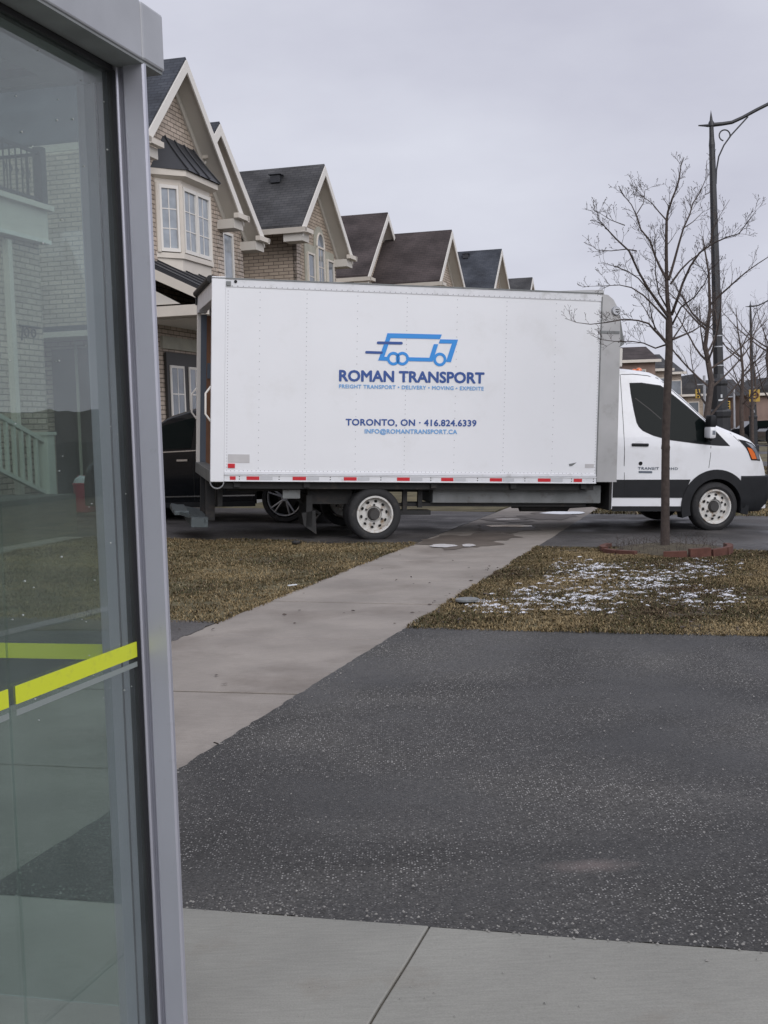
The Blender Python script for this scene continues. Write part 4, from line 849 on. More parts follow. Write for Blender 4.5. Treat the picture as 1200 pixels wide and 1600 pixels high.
# ------------------------------------------------------------------ houses
class House:
    def __init__(h, label, s0, u0, z0=.2):
        h.s0,h.u0 = s0,u0; h.o = thing('house', label, 'house', W(s0,u0,0), ROTS, 'row of brick houses')
    def L(h, s, u, z): return (s-h.s0, u-h.u0, z)
    def box(h, name, m_, s0,u0,z0,s1,u1,z1, parent=None, bev=0):
        mb=MB(); mb.box(*h.L(s0,u0,z0),*h.L(s1,u1,z1),bev); return mb.build(name, m_, parent or h.o)
    def gable(h, ap, za, hl, hr, slope, ub, depth, wall_in=.4, brick='brick', shingle='shingle_blue', z0=0, wl=None, wr=None, trim='trimw', walls=True):
        # ap,za: peak of the bargeboard in s,z; hl/hr: run of the rakes to left/right; ub: plane of the bargeboards
        uw = ub+wall_in; T=.10
        zl, zr = za-hl*slope, za-hr*slope
        roof = []
        for sg,hh in ((-1,hl),(1,hr)):
            mb=MB(); e=(hh); p=[]
            z1=za-hh*slope
            for (s,z) in ((ap,za),(ap+sg*e,z1)):
                p.append((s,z))
            (sa,z_a),(sb,z_b)=p; U0_,U1_=ub,ub+depth
            pts=[h.L(sa,U0_,z_a),h.L(sb,U0_,z_b),h.L(sb,U1_,z_b),h.L(sa,U1_,z_a),h.L(sa,U0_,z_a+T),h.L(sb,U0_,z_b+T),h.L(sb,U1_,z_b+T),h.L(sa,U1_,z_a+T)]
            mb.hexa(pts); roof.append(mb.build('roof', M[shingle], h.o))
            # bargeboard
            mb=MB(); bh=.20
            mb.hexa([h.L(sa,ub-.03,z_a-bh),h.L(sb,ub-.03,z_b-bh),h.L(sb,ub-.001,z_b-bh),h.L(sa,ub-.001,z_a-bh),h.L(sa,ub-.03,z_a+.04),h.L(sb,ub-.03,z_b+.04),h.L(sb,ub-.001,z_b+.04),h.L(sa,ub-.001,z_a+.04)])
            mb.build('bargeboard', M[trim], h.o)
            mb=MB()
            mb.hexa([h.L(sa,ub,z_a-.09),h.L(sb,ub,z_b-.09),h.L(sb,uw+.02,z_b-.09),h.L(sa,uw+.02,z_a-.09),h.L(sa,ub,z_a-.003),h.L(sb,ub,z_b-.003),h.L(sb,uw+.02,z_b-.003),h.L(sa,uw+.02,z_a-.003)])
            # frieze board on the wall
            mb.hexa([h.L(sa,uw-.04,z_a-.26),h.L(sb-sg*.1,uw-.04,z_b-.2),h.L(sb-sg*.1,uw-.002,z_b-.2),h.L(sa,uw-.002,z_a-.26),h.L(sa,uw-.04,z_a-.092),h.L(sb,uw-.04,z_b-.092),h.L(sb,uw-.002,z_b-.092),h.L(sa,uw-.002,z_a-.092)])
            mb.build('soffit', M['soffit'], h.o)
            # eave return and gutter
            h.box('eave_return', M['soffit'], sb-sg*.52, ub+.0, z_b-.30, sb-sg*.0, uw+.1, z_b-.1)
            mb=MB(); c=h.L(sb+sg*.0,0,0)[0]; y0,y1=h.L(0,ub-.12,0)[1],h.L(0,ub+depth,0)[1]
            g0,g1=sorted((c-sg*.02,c+sg*.12)); prof_=[(g0+.03,z_b-.11),(g1-.03,z_b-.11),(g1-.01,z_b-.06),(g1,z_b-.05),(g1,z_b+.02),(g0,z_b+.02)]
            mb.prism(prof_,'y',y0,y1); 
            mb.box(min(c-sg*.55,c+sg*.10),y0-.0,z_b-.09,max(c-sg*.55,c+sg*.10),y0+.11,z_b+.015); mb.build('gutter', M['trim'], h.o)
        a = (wl if wl is not None else ap-hl+.42); b_ = (wr if wr is not None else ap+hr-.42)
        if walls:
            mb=MB(); za_=za-.02; zw=lambda s: za_-abs(s-ap)*slope
            poly=[(a,z0),(b_,z0),(b_,zw(b_)),(ap,za_),(a,zw(a))]
            poly=[(p[0]-h.s0,p[1]) for p in poly]; mb.prism(poly,'y',uw-h.u0,ub+depth-.3-h.u0); mb.build('wall', M[brick], h.o)
            # quoins at the corner
        return uw
    def window(h, s0,s1,z0,z1,u, fr=.06, cols=2, rows=3, m_='curtain', trim='trimw', depth=.05):
        mb=MB(); A=h.L(s0,u-depth,z0); B_=h.L(s1,u,z1)
        x0,y0,z0_=A; x1,y1,z1_=B_
        mb.box(x0,y0,z0_,x0+fr,y1,z1_); mb.box(x1-fr,y0,z0_,x1,y1,z1_); mb.box(x0+fr,y0,z0_,x1-fr,y1,z0_+fr); mb.box(x0+fr,y0,z1_-fr,x1-fr,y1,z1_)
        f=mb.build('window', M[trim], h.o)
        mb=MB(); mb.box(x0+fr,y1-.02,z0_+fr,x1-fr,y1-.004,z1_-fr); pn=mb.build('pane', M[m_], f)
        mb=MB()
        for k in range(1,cols): xx=x0+fr+(x1-x0-2*fr)*k/cols; mb.box(xx-.01,y1-.026,z0_+fr,xx+.01,y1-.018,z1_-fr)
        for k in range(1,rows): zz=z0_+fr+(z1_-z0_-2*fr)*k/rows; mb.box(x0+fr,y1-.0262,zz-.01,x1-fr,y1-.0182,zz+.01)
        if cols>1 or rows>1: mb.build('glazing_bar', M[trim], f)
        return f
    def quoins(h, s, u, z0, z1, w_=.34, dirs=1, m_='quoin'):
        mb=MB(); z=z0; i=0
        while z<z1-.2:
            ww=w_ if i%2 else w_*.62
            a,b_=sorted((s,s+dirs*ww)); p=h.L(a,u-.022,z); q=h.L(b_,u+.1,z+.255); mb.box(*p,*q); z+=.265; i+=1
        mb.build('quoins', M[m_], h.o)

# --- house 1: big gable with the bay window
H1=House('tall beige brick house with black-roofed bay window at left', 21.6, 10.8)
ap,za = FP(290,97,10.4); 
sl=.95
uw=H1.gable(ap,za,1.98,2.75,sl,10.4,9.5,.4,'brick','shingle_blue',0,wl=21.72,wr=26.35)
ap2,za2=FP(343,197,10.75)
H1.gable(ap2,za2,.9,2.45,.86,10.75,9,.4,'brick','shingle_blue',0,wl=24.5,wr=ap2+2.05)
U=10.8
H1.quoins(26.35,U,0,6.5,dirs=-1); H1.quoins(ap2+2.05,11.15,0,5.9,dirs=-1); H1.quoins(21.72,U,3.5,6.6,dirs=1)
# bay: three facets
def bay(H, U):
    a0=23.06; b0=23.50; b1=24.92; a1=25.32; uf=U-.32
    zb_,zt_=5.02,6.36
    def ring(e): return [(a0-e,U),(b0-e*.5,uf-e),(b1+e*.5,uf-e),(a1+e,U)]
    mb=MB(); f=lambda z,e: [H.L(s,u,z) for s,u in ring(e)]
    def shell(mb,z0,z1,e0,e1):
        p=f(z0,e0); q=f(z1,e1); A=[mb.b.verts.new(x) for x in p]; B_=[mb.b.verts.new(x) for x in q]
        for i in range(4): mb.b.faces.new([A[i],A[(i+1)%4],B_[(i+1)%4],B_[i]])
        mb.b.faces.new(A[::-1]); mb.b.faces.new(B_)
    shell(mb,4.68,4.98,0,0); shell(mb,4.98,5.08,.05,.05); shell(mb,6.40,6.50,.02,.02)
    shell(mb,6.50,6.55,.02,.16); shell(mb,6.55,6.67,.18,.18)
    base_=mb.build('bay_window', M['trim'], H.o)
    mb=MB(); shell(mb,5.08,6.40,-.08,-.08); mb.build('bay_core', M['trim'], base_)
    def facet(p0,p1,n,m_):
        d=Vector((p1[0]-p0[0],p1[1]-p0[1],0)); Ln=d.length; d.normalize(); nrm=Vector((d.y,-d.x,0))
        if nrm.y>0: nrm=-nrm
        nrm_in=-nrm
        w_=(Ln-.10)/n
        for k in range(n):
            x0=.05+w_*k; x1=x0+w_
            fm=MB(); pn=MB(); gb=MB()
            def bx(m,a,b_,z0,z1,d0,d1):
                P=[]
                for z in (z0,z1):
                    for (t_,dd) in ((a,d0),(b_,d0),(b_,d1),(a,d1)):
                        q=Vector((p0[0],p0[1],0))+d*t_+nrm*dd; P.append(H.L(q.x,q.y,z))
                m.hexa(P)
            fr=.055
            bx(fm,x0+.01,x0+fr,5.10,6.39,.0,.05); bx(fm,x1-fr,x1-.01,5.10,6.39,0,.05); bx(fm,x0+fr,x1-fr,5.10,5.17,0,.05); bx(fm,x0+fr,x1-fr,6.32,6.39,0,.05)
            w0=fm.build('window', M['trimw'], H.o)
            bx(pn,x0+fr,x1-fr,5.17,6.32,-.01,.012); pn.build('pane', M['curtain'], w0)
            mid=(x0+x1)/2; bx(gb,mid-.01,mid+.01,5.17,6.32,.013,.022)
            for z in (5.55,5.93): bx(gb,x0+fr,x1-fr,z-.01,z+.01,.0132,.0222)
            gb.build('glazing_bar', M['trimw'], w0)
    R_=ring(0); facet(R_[0],R_[1],1,None); facet(R_[1],R_[2],2,None); facet(R_[2],R_[3],1,None)
    # corner mullions
    mb=MB()
    for i,(s,u) in enumerate(R_):
        mb=MB(); mb.tube([H.L(s,u-(.03 if i in (0,3) else 0),5.08),H.L(s,u-(.03 if i in (0,3) else 0),6.42)],.05,8); mb.build('mullion', M['trim'], base_)
    # flared black metal roof with standing seams
    def rr(t): # t 0 eave ..1 top
        z=6.67+.72*t
        k=(1-t)**1.12
        return [(a0-.2+(.62)*t,U+.02),(b0-.1+(.12*t),U-(U-uf+.2)*k-.03),(b1+.1-(.15)*t,U-(U-uf+.2)*k-.03),(a1+.2-.55*t,U+.02)],z
    mb=MB(); rows=[]
    for i in range(7):
        pts_,z=rr(i/6); rows.append([mb.b.verts.new(H.L(s,u,z)) for s,u in pts_])
    for a,b_ in zip(rows,rows[1:]):
        for k in range(3): mb.b.faces.new([a[k],a[k+1],b_[k+1],b_[k]])
    br=mb.build('bay_roof', M['black_metal_roof'], H.o)
    mb=MB()
    for q in (0,.33,.66,1.0):
        pts_=[]
        for i in range(7):
            p,z=rr(i/6); s=p[1][0]+(p[2][0]-p[1][0])*q; u=p[1][1]; pts_.append(H.L(s,u-.012,z+.012))
        mb.tube(pts_,.016,5)
    mb.build('standing_seam', M['black_metal_roof'], br)
bay(H1,U)
s_,z_=FP(353,362,11.15); H1.window(s_-.30,s_+.32,z_-1.55,z_-.02,11.15,m_='curtain',cols=1,rows=1)
mb=MB(); n_=10; pts_=[]; 
for k in range(n_+1): a=-.5+k/n_; pts_.append((s_+a*.95-H1.s0, z_+.02+.16*math.cos(a*2.2)))
pts2=[(s_+(-.5+k/n_)*1.1-H1.s0, z_+.30+.16*math.cos((-.5+k/n_)*2.2)) for k in range(n_+1)]
mb.prism(pts_+pts2[::-1],'y',11.15-.04-H1.u0,11.15-H1.u0+.02); mb.build('lintel', M['stone'], H1.o)
# porch of house 1: shed roof falling to the street, beam, recess with double doors
su=10.85
def sp(x,y,s=21.7): return SP(x,y,s)
P0=(10.79,4.80); P1=(9.2,4.02)      # roof line (u,z) from wall to eave
mb=MB()
S0,S1=21.72,29.5
mb.hexa([H1.L(S0,P0[0],P0[1]),H1.L(S0,P1[0],P1[1]),H1.L(S1,P1[0],P1[1]),H1.L(S1,P0[0],P0[1]),H1.L(S0,P0[0],P0[1]+.10),H1.L(S0,P1[0],P1[1]+.08),H1.L(S1,P1[0],P1[1]+.08),H1.L(S1,P0[0],P0[1]+.10)])
pr=mb.build('porch_roof', M['black_metal_roof'], H1.o)
mb=MB()
for k in range(12):
    s=S0+.05+k*.62; mb.tube([H1.L(s,P0[0],P0[1]+.115),H1.L(s,P1[0],P1[1]+.095)],.018,4)
mb.build('standing_seam', M['black_metal_roof'], pr)
mb=MB(); 
mb.hexa([H1.L(S0-.04,P0[0],P0[1]-.17),H1.L(S0-.04,P1[0],P1[1]-.14),H1.L(S0-.005,P1[0],P1[1]-.14),H1.L(S0-.005,P0[0],P0[1]-.17),H1.L(S0-.04,P0[0],P0[1]+.03),H1.L(S0-.04,P1[0],P1[1]+.03),H1.L(S0-.005,P1[0],P1[1]+.03),H1.L(S0-.005,P0[0],P0[1]+.03)])
mb.box(*H1.L(S0,P1[0]-.06,P1[1]-.15),*H1.L(S1,P1[0]-.005,P1[1]+.05)); mb.build('porch_fascia', M['trim'], H1.o)
H1.box('porch_beam', M['trim'], S0-.01,9.25,3.70,S1,9.5,3.88); H1.box('porch_beam', M['trim'], S0-.02,9.24,3.695,S0+.25,10.72,3.885)
H1.box('porch_ceiling', M['soffit'], S0+.25,9.35,3.66,S1,10.72,3.70); 
mb=MB(); mb.prism([(10.7-H1.u0,3.92),(9.8-H1.u0,3.92),(10.7-H1.u0,4.4)],'x',.16,.2); mb.build('porch_pediment', M['soffit'], H1.o)
for s in (21.85,29.2): H1.box('porch_column', M['trim'], s,9.08,.5,s+.24,9.32,3.70)
H1.box('porch_floor', M['kerb'], S0,8.9,0,S1,10.8,.5)
def door_set(H,s0,s1,z0,z1,u):
    fr=H.box('door', M['door'], s0,u-.05,z0,s1,u,z1)
    w_=(s1-s0)/2
    for k in range(2):
        a=s0+w_*k+.13; b_=s0+w_*(k+1)-.10
        mb=MB(); x0,y,za_=H.L(a,u-.075,z0+.75); x1,_,zb_=H.L(b_,u-.05,z1-.25); f=.05
        mb.box(x0,y,za_,x0+f,y+.024,zb_); mb.box(x1-f,y,za_,x1,y+.024,zb_); mb.box(x0+f,y,za_,x1-f,y+.024,za_+f); mb.box(x0+f,y,zb_-f,x1-f,y+.024,zb_)
        mid=(x0+x1)/2; mb.box(mid-.012,y+.004,za_+f,mid+.012,y+.022,zb_-f)
        for q in (.33,.66): zz=za_+(zb_-za_)*q; mb.box(x0+f,y+.005,zz-.012,x1-f,y+.021,zz+.012)
        mb.build('door_window', M['trimw'], fr)
        mb=MB(); mb.box(x0+f,y+.010,za_+f,x1-f,y+.02,zb_-f); mb.build('pane', M['pane'], fr)
# recess: the front door wall sits where the photo shows it
s0,z0=FP(259,560,10.8); s1,z1=FP(305,562,10.8)
door_set(H1, s0-.12, s1+.22, .5, 3.15, 10.78)
H1.box('lintel', M['stone'], s0-.22,10.74,3.22,s1+.4,10.8,3.46)

# --- house 2
H2=House('brick house with one gable and arched window behind the truck', 31.2, 10.8)
ap,za=FP(507,262,10.4); H2.gable(ap,za,2.02,2.25,.92,10.4,9.5,.4,'brick2','shingle_grey',0,wl=31.25,wr=ap+1.9)
H2.quoins(31.25,10.8,0,6.3,dirs=1); H2.quoins(ap+1.9,10.8,0,6.3,dirs=-1)
cs=33.1
H2.box('window_surround', M['stone'], cs-1.25,10.77,4.2,cs+1.25,10.795,6.42)
mb=MB(); pts_=[(cs-.45-H2.s0,6.38)]+[(cs-H2.s0+.45*math.cos(a),6.55+.45*math.sin(a)) for a in np.linspace(PI,0,14)]+[(cs+.45-H2.s0,6.38)]; mb.prism(pts_,'y',10.765-H2.u0,10.795-H2.u0); mb.build('window_surround', M['stone'], H2.o)
H2.window(cs-1.12,cs-.55,4.4,6.2,10.77,fr=.05,cols=1,rows=3,m_='pane',trim='trim'); H2.window(cs+.55,cs+1.12,4.4,6.2,10.77,fr=.05,cols=1,rows=3,m_='pane',trim='trim'); H2.window(cs-.3,cs+.3,4.4,6.45,10.77,fr=.05,cols=2,rows=4,m_='pane',trim='trim')
mb=MB(); pts_=[(cs-H2.s0+.29*math.cos(a),6.45+.34*math.sin(a)) for a in np.linspace(0,PI,14)]; mb.prism(pts_,'y',10.745-H2.u0,10.765-H2.u0); mb.build('arched_window', M['pane'], H2.o)
mb=MB(); mb.tube([H2.L(cs+.31*math.cos(a),10.745,6.45+.36*math.sin(a)) for a in np.linspace(0,PI,16)],.03,6); mb.build('arched_window_frame', M['trim'], H2.o)
# roof vent on the slope facing the camera
def vent(H, px, py, ap, za, slope):
    # find the point on the left slope plane along the pixel's ray
    r=ray(px,py); 
    best=min(((abs((C0+r*t).z-(za-abs((C0+r*t).dot(D_)-ap)*slope+.1)),t) for t in np.linspace(20,90,9000) if (C0+r*t).dot(D_)<ap),key=lambda q:q[0]); p=C0+r*best[1]
    s,u,z=p.dot(D_),p.dot(N_),p.z; mb=MB(); mb.box(*H.L(s-.13,u-.13,z-.06),*H.L(s+.10,u+.13,z+.14),.01); mb.box(*H.L(s-.17,u-.17,z+.14),*H.L(s+.14,u+.17,z+.17),.01); mb.build('roof_vent', M['black_metal_roof'], H.o)
vent(H2,432,283,ap,za,.92)
# --- house 3 (two gables, brown shingles)
H3=House('brick house with brown shingles and twin gables, third in the row', 39, 10.8)
ap,za=FP(606,336,12.0); H3.gable(ap,za,2.9,2.9,.87,12.0,8.5,.4,'brick2','shingle_brown',0)
ap,za=FP(706,363,9.9); H3.gable(ap,za,2.25,2.1,.9,9.9,2.6,.4,'brick','shingle_brown',0)
H3.box('wall', M['brick2'], 41.0,12.9,0,52,19,6.3); H3.window(45.3,46.6,4.4,5.9,10.3)
# --- house 4, 5 and more down the street
H4=House('brick house with blue-grey shingles, fourth in the row', 56, 10.8)
ap,za=FP(784,392,10.4); H4.gable(ap,za,2.3,2.2,.88,10.4,10,.4,'brick','shingle_blue',0); H4.box('wall', M['brick'], 52,11.8,0,56.8,19,6.4); H4.window(58.4,59.7,4.6,6.2,10.8)
vent(H4,728,402,ap,za,.88)
H5=House('farthest visible gable just above the truck roof', 66, 10.8)
ap,za=FP(832,436,10.4); H5.gable(ap,za,2.3,2.2,.88,10.4,10,.4,'brick2','shingle_grey',0); H5.window(67.5,68.8,4.6,6.2,10.8)

# --- house 0, seen through the shelter glass
H0=House('brick house with iron balcony rail, seen through shelter glass', 12, 10.5)
H0.box('wall', M['brick'], 9.5,10.5,0,18.1,14.0,4.62)
H0.box('balcony_beam', M['trim'], 9.4,10.38,4.62,18.2,14.0,5.08); H0.box('balcony_edge', M['trim'], 9.35,10.30,5.08,18.28,14.0,5.16)
H0.box('beam_line', M['trimw'], 9.38,10.34,4.56,18.22,10.5,4.62)
H0.box('wall', M['brick'], 9.5,13.4,5.16,17.5,19,8.2)
mb=MB()
for k in range(48): s=10.1+k*.17; mb.tube([H0.L(s,10.42,5.2),H0.L(s,10.42,5.95)],.012,4); mb.tube([H0.L(s,10.42,5.5),H0.L(s+.06,10.42,5.58),H0.L(s,10.42,5.66)],.012,4)
mb.box(*H0.L(9.5,10.40,5.93),*H0.L(18.15,10.44,5.98)); mb.box(*H0.L(9.5,10.40,5.22),*H0.L(18.15,10.44,5.26))
for k in range(20): u=10.5+k*.17; mb.tube([H0.L(18.13,u,5.2),H0.L(18.13,u,5.95)],.012,4)
mb.box(*H0.L(18.11,10.42,5.93),*H0.L(18.15,14.0,5.98)); mb.box(*H0.L(18.05,10.36,5.16),*H0.L(18.2,10.5,6.05)); mb.build('balcony_railing', M['iron'], H0.o)
H0.box('downspout', M['trim'], 17.05,10.40,.3,17.16,10.498,4.5)
mb=MB(); z=3.25; mb.tube([H0.L(17.35,10.46,z),H0.L(17.95,10.46,z)],.018,5); mb.tube([H0.L(17.4,10.46,z-.22),H0.L(17.45,10.46,z)],.014,5)
for c in (17.55,17.75): mb.tube([H0.L(c+.06*math.cos(a),10.46,z-.09+.06*math.sin(a)) for a in np.linspace(0,6.28,12)],.012,5)
mb.build('iron_bracket', M['iron'], H0.o)
H0.box('porch_floor', M['step_conc'], 13,8.9,0,16.0,10.5,.75)
mb=MB()
for k in range(4): mb.box(*H0.L(16.0+k*.3,9.4,0),*H0.L(16.3+k*.3,10.49,.75-.15*(k+1)+.01))
mb.box(*H0.L(17.2,9.3,0),*H0.L(18.2,10.49,.14)); mb.build('porch_steps', M['step_conc'], H0.o)
mb=MB(); pu=10.25
pa,pb=(17.55,1.52),(15.8,2.08)
mb.box(*H0.L(17.50,pu-.08,.14),*H0.L(17.72,pu+.10,1.58),.01); mb.box(*H0.L(17.44,pu-.12,.12),*H0.L(17.78,pu+.14,.2)); mb.box(*H0.L(17.47,pu-.1,1.58),*H0.L(17.75,pu+.12,1.63))
for dz,th in ((0,.07),(-.80,.06)):
    mb.hexa([H0.L(pa[0],pu-.03,pa[1]+dz-th),H0.L(pb[0],pu-.03,pb[1]+dz-th),H0.L(pb[0],pu+.04,pb[1]+dz-th),H0.L(pa[0],pu+.04,pa[1]+dz-th),H0.L(pa[0],pu-.03,pa[1]+dz),H0.L(pb[0],pu-.03,pb[1]+dz),H0.L(pb[0],pu+.04,pb[1]+dz),H0.L(pa[0],pu+.04,pa[1]+dz)])
for k in range(1,9):
    s=17.5-k*.2; z=pa[1]+(pb[1]-pa[1])*(pa[0]-s)/(pa[0]-pb[0]); mb.box(*H0.L(s-.025,pu-.02,z-.84),*H0.L(s+.025,pu+.03,z-.05))
mb.build('stair_railing', M['railing'], H0.o)
# house 1: side porch recess and low eave that show left of the post
H1.box('side_recess', M['door'], 21.64,11.2,.3,21.715,12.4,3.2); H1.box('side_eave', M['trim'], 20.9,10.85,3.36,21.72,14.5,3.46)
H1.box('side_roof', M['shingle_blue'], 20.95,10.9,3.46,21.72,14.5,3.56); H1.box('downspout', M['stone'], 21.6,11.86,.3,21.64,11.90,3.36)

# red bin with snow-covered bag
s,u=19.3,10.55
bn=thing('waste_bin','red bin topped with white bag, seen through the shelter glass','bin',W(s,u,gz(s,u)+.05),ROTS)
mb=MB(); mb.lathe([(.15,0),(.17,.02),(.20,.42),(.205,.48),(.18,.48),(.001,.44)],(0,0,0),'z',20); mb.build('bin_body',M['binred'],bn,True)
mb=MB(); mb.tube([(.0,-.205,.46),(0,-.12,.60),(0,.12,.60),(0,.205,.46)],.018,8); mb.tube([(.2*math.cos(a),.2*math.sin(a),.48) for a in np.linspace(0,6.28,24)],.016,6); mb.build('bin_rim',M['binred'],bn,True)
mb=MB(); mb.lathe([(.17,.44),(.19,.50),(.16,.56),(.09,.60),(.001,.61)],(0,0,0),'z',14)
for v in mb.b.verts: v.co += Vector((1,1,1))*noise.noise(v.co*14)*.03
tb=mb.build('bin_bag',M['paper'],bn)

# ------------------------------------------------------------------ street lamps
def make_lamp(root, H=6.95, lean=0.0):
    mb=MB()
    prof_=[(.25,-.3),(.25,.3),(.205,.34),(.195,1.58),(.21,1.62),(.215,1.70),(.20,1.73),(.16,1.75),(.15,2.18),(.165,2.22),(.165,2.27),(.12,2.32),(.10,2.40)]
    mb.lathe(prof_,(0,0,0),'z',12); bs=mb.build('lamp_base',M['lamp_black'],root)
    mb=MB(); mb.box(-.06,-.165,1.90,.04,-.148,1.93); mb.box(-.015,-.166,1.96,.015,-.149,2.02); mb.build('lamp_tag',M['paper'],bs)
    mb=MB(); 
    rings=[]
    for z,r in ((2.38,.098),(2.7,.094),(6.55,.055),(6.62,.058),(6.75,.045),(6.95,.04)):
        rings.append([mb.b.verts.new((r*(1 if k%2 else .93)*math.cos(2*PI*k/16), r*(1 if k%2 else .93)*math.sin(2*PI*k/16), z)) for k in range(16)])
    for a,b_ in zip(rings,rings[1:]):
        for k in range(16): mb.b.faces.new([a[k],a[(k+1)%16],b_[(k+1)%16],b_[k]])
    mb.b.faces.new(rings[-1]); mb.build('pole',M['lamp_black'],root)
    mb=MB(); 
    for z in (2.55,2.9,3.1): mb.lathe([(.104,z),(.104,z+.02)],(0,0,0),'z',12)
    mb.build('pole_band',M['alu'],root)
    mb=MB(); mb.lathe([(.02,6.93),(.055,6.96),(.055,7.02),(.03,7.06),(.022,7.12),(.001,7.25)],(0,0,0),'z',12); mb.tube([(-.05,0,6.97),(-.12,0,6.975),(-.24,0,6.98)],[.03,.022,.012],8); mb.build('finial',M['lamp_black'],root,True)
    # arm towards the street (+x), luminaire, scroll
    arm=[(0,0,6.98),(.2,0,6.99),(.38,0,7.01),(.58,0,7.09),(.85,0,7.22),(1.1,0,7.33),(1.6,0,7.5),(2.1,0,7.58)]
    mb=MB(); mb.tube(arm,[.04,.036,.034,.032,.032,.032,.032,.035],10); mb.build('arm',M['lamp_black'],root,True)
    mb=MB(); mb.tube([(.055,0,5.9),(.07,0,6.15),(.12,0,6.4),(.22,0,6.6),(.36,0,6.78),(.5,0,6.92),(.68,0,7.10)],.014,6)
    mb.tube([(.24+.10*math.cos(a),0,6.78+.10*math.sin(a)) for a in np.linspace(-.5,PI+1.3,16)],.013,6); mb.build('scroll_bracket',M['lamp_black'],root,True)
    mb=MB(); mb.lathe([(.03,.12),(.16,.08),(.20,0),(.15,-.05),(.001,-.06)],(2.2,0,7.5),'z',16); mb.build('lamp_head',M['lamp_black'],root,True)
    return root
p=W(24.82,.33); p=Vector((6.36,24,gz(24.8,.33)))
lamp=thing('street_lamp','black decorative street lamp post behind the cab of the truck','street lamp',p,-.12,'black street lamps')
make_lamp(lamp); lamp.rotation_euler=(0,-.013,0)
l2=copy_tree(lamp); l2.location=Vector((18.0,62,-.12)); l2.rotation_euler=(0,-.01,0); l2['label']='smaller distant black street lamp with yellow sign'
for ch in l2.children: 
    pass
sg=thing('warning_sign','small yellow square sign fixed low on the distant lamp','sign',(18.0-.02,61.72,2.28),-.2)
mb=MB(); mb.box(-.25,-.02,0,.25,.0,.58,.01); pl=mb.build('sign_plate',M['signyellow'],sg)
mb=MB(); 
for a in range(20):
    pass
mb.tube([(.17*math.cos(a),-.03,.31+.15*math.sin(a)) for a in np.linspace(0,6.28,20)],.035,6); mb.box(-.13,-.034,.28,.13,-.022,.34); mb.build('sign_symbol',M['planter'],pl)

# ------------------------------------------------------------------ bare trees
def limb(mb, pts, r0, r1, n=6):
    k=len(pts); mb.tube(pts,[r0+(r1-r0)*(i/(k-1))**.8 for i in range(k)],n)
def twigs(mb, pts, r0, r1, level, rnd, dens, ln):
    k=len(pts); L_=sum((Vector(pts[i+1])-Vector(pts[i])).length for i in range(k-1))
    m_=max(1,int(L_*dens))
    for j in range(m_):
        t_=rnd.uniform(.18,1)**.85*(k-1); i=min(k-2,int(t_)); a=Vector(pts[i]); b_=Vector(pts[i+1]); p=a.lerp(b_,t_-i); d=(b_-a).normalized()
        axis=Vector((rnd.gauss(0,1),rnd.gauss(0,1),rnd.gauss(0,1))); axis=(axis-d*axis.dot(d)).normalized()
        d2=(d*math.cos(.75)+axis*math.sin(rnd.uniform(.5,.95))+Vector((0,0,.22))).normalized()
        l_=ln*rnd.uniform(.35,1.1)*(1-.45*t_/(k-1)); q=[p]; dd=d2.copy(); n_=3 if level>1 else 4
        for s_ in range(n_):
            dd=(dd+Vector((rnd.gauss(0,.16),rnd.gauss(0,.16),rnd.gauss(0,.12)+.05))).normalized(); q.append(q[-1]+dd*l_/n_)
        rr=max(.0018,(r0+(r1-r0)*t_/(k-1))*.5)
        limb(mb,q,rr,max(.0014,rr*.35),5 if level==0 else 4)
        if rnd.random()<.6: mb.tube([q[-1],q[-1]+dd*.012],[.0045,.002],4)
        if level<2: twigs(mb,q,rr,rr*.4,level+1,rnd,dens*(1.7 if level==0 else 1.3),ln*.52)
rnd=random.Random(11)
tb_s,tb_u=GP(1040,862); TB=W(tb_s,tb_u,gz(tb_s,tb_u)); K=TB.y/FPX*1.0
def tpt(x,y,dy=0): r=ray(x,y); p=C0+r*((TB.y+dy)/r.y); return p-TB
tree=thing('bare_tree','young bare tree in the brick-edged ring, its trunk crossing the truck cab','tree',TB)
mb=MB(); tr=[(1040,866),(1039,850),(1039,800),(1040,740),(1041,680),(1042.5,620),(1044,580),(1045,545),(1046,515),(1046,497)]
P=[tpt(*q) for q in tr]; P[0].z=-.05
for i,p_ in enumerate(P): p_.x+=rnd.gauss(0,.004)
mb.tube(P,[.08,.056,.05,.049,.047,.046,.046,.044,.041,.038],12); mb.tube([tpt(1041,705),tpt(1040,700),tpt(1040,690)],[.045,.055,.045],10)
mb.build('trunk',M['bark'],tree,True)
def Z6(l): return [(880+x*.26667,160+y*.26667) for x,y in l]
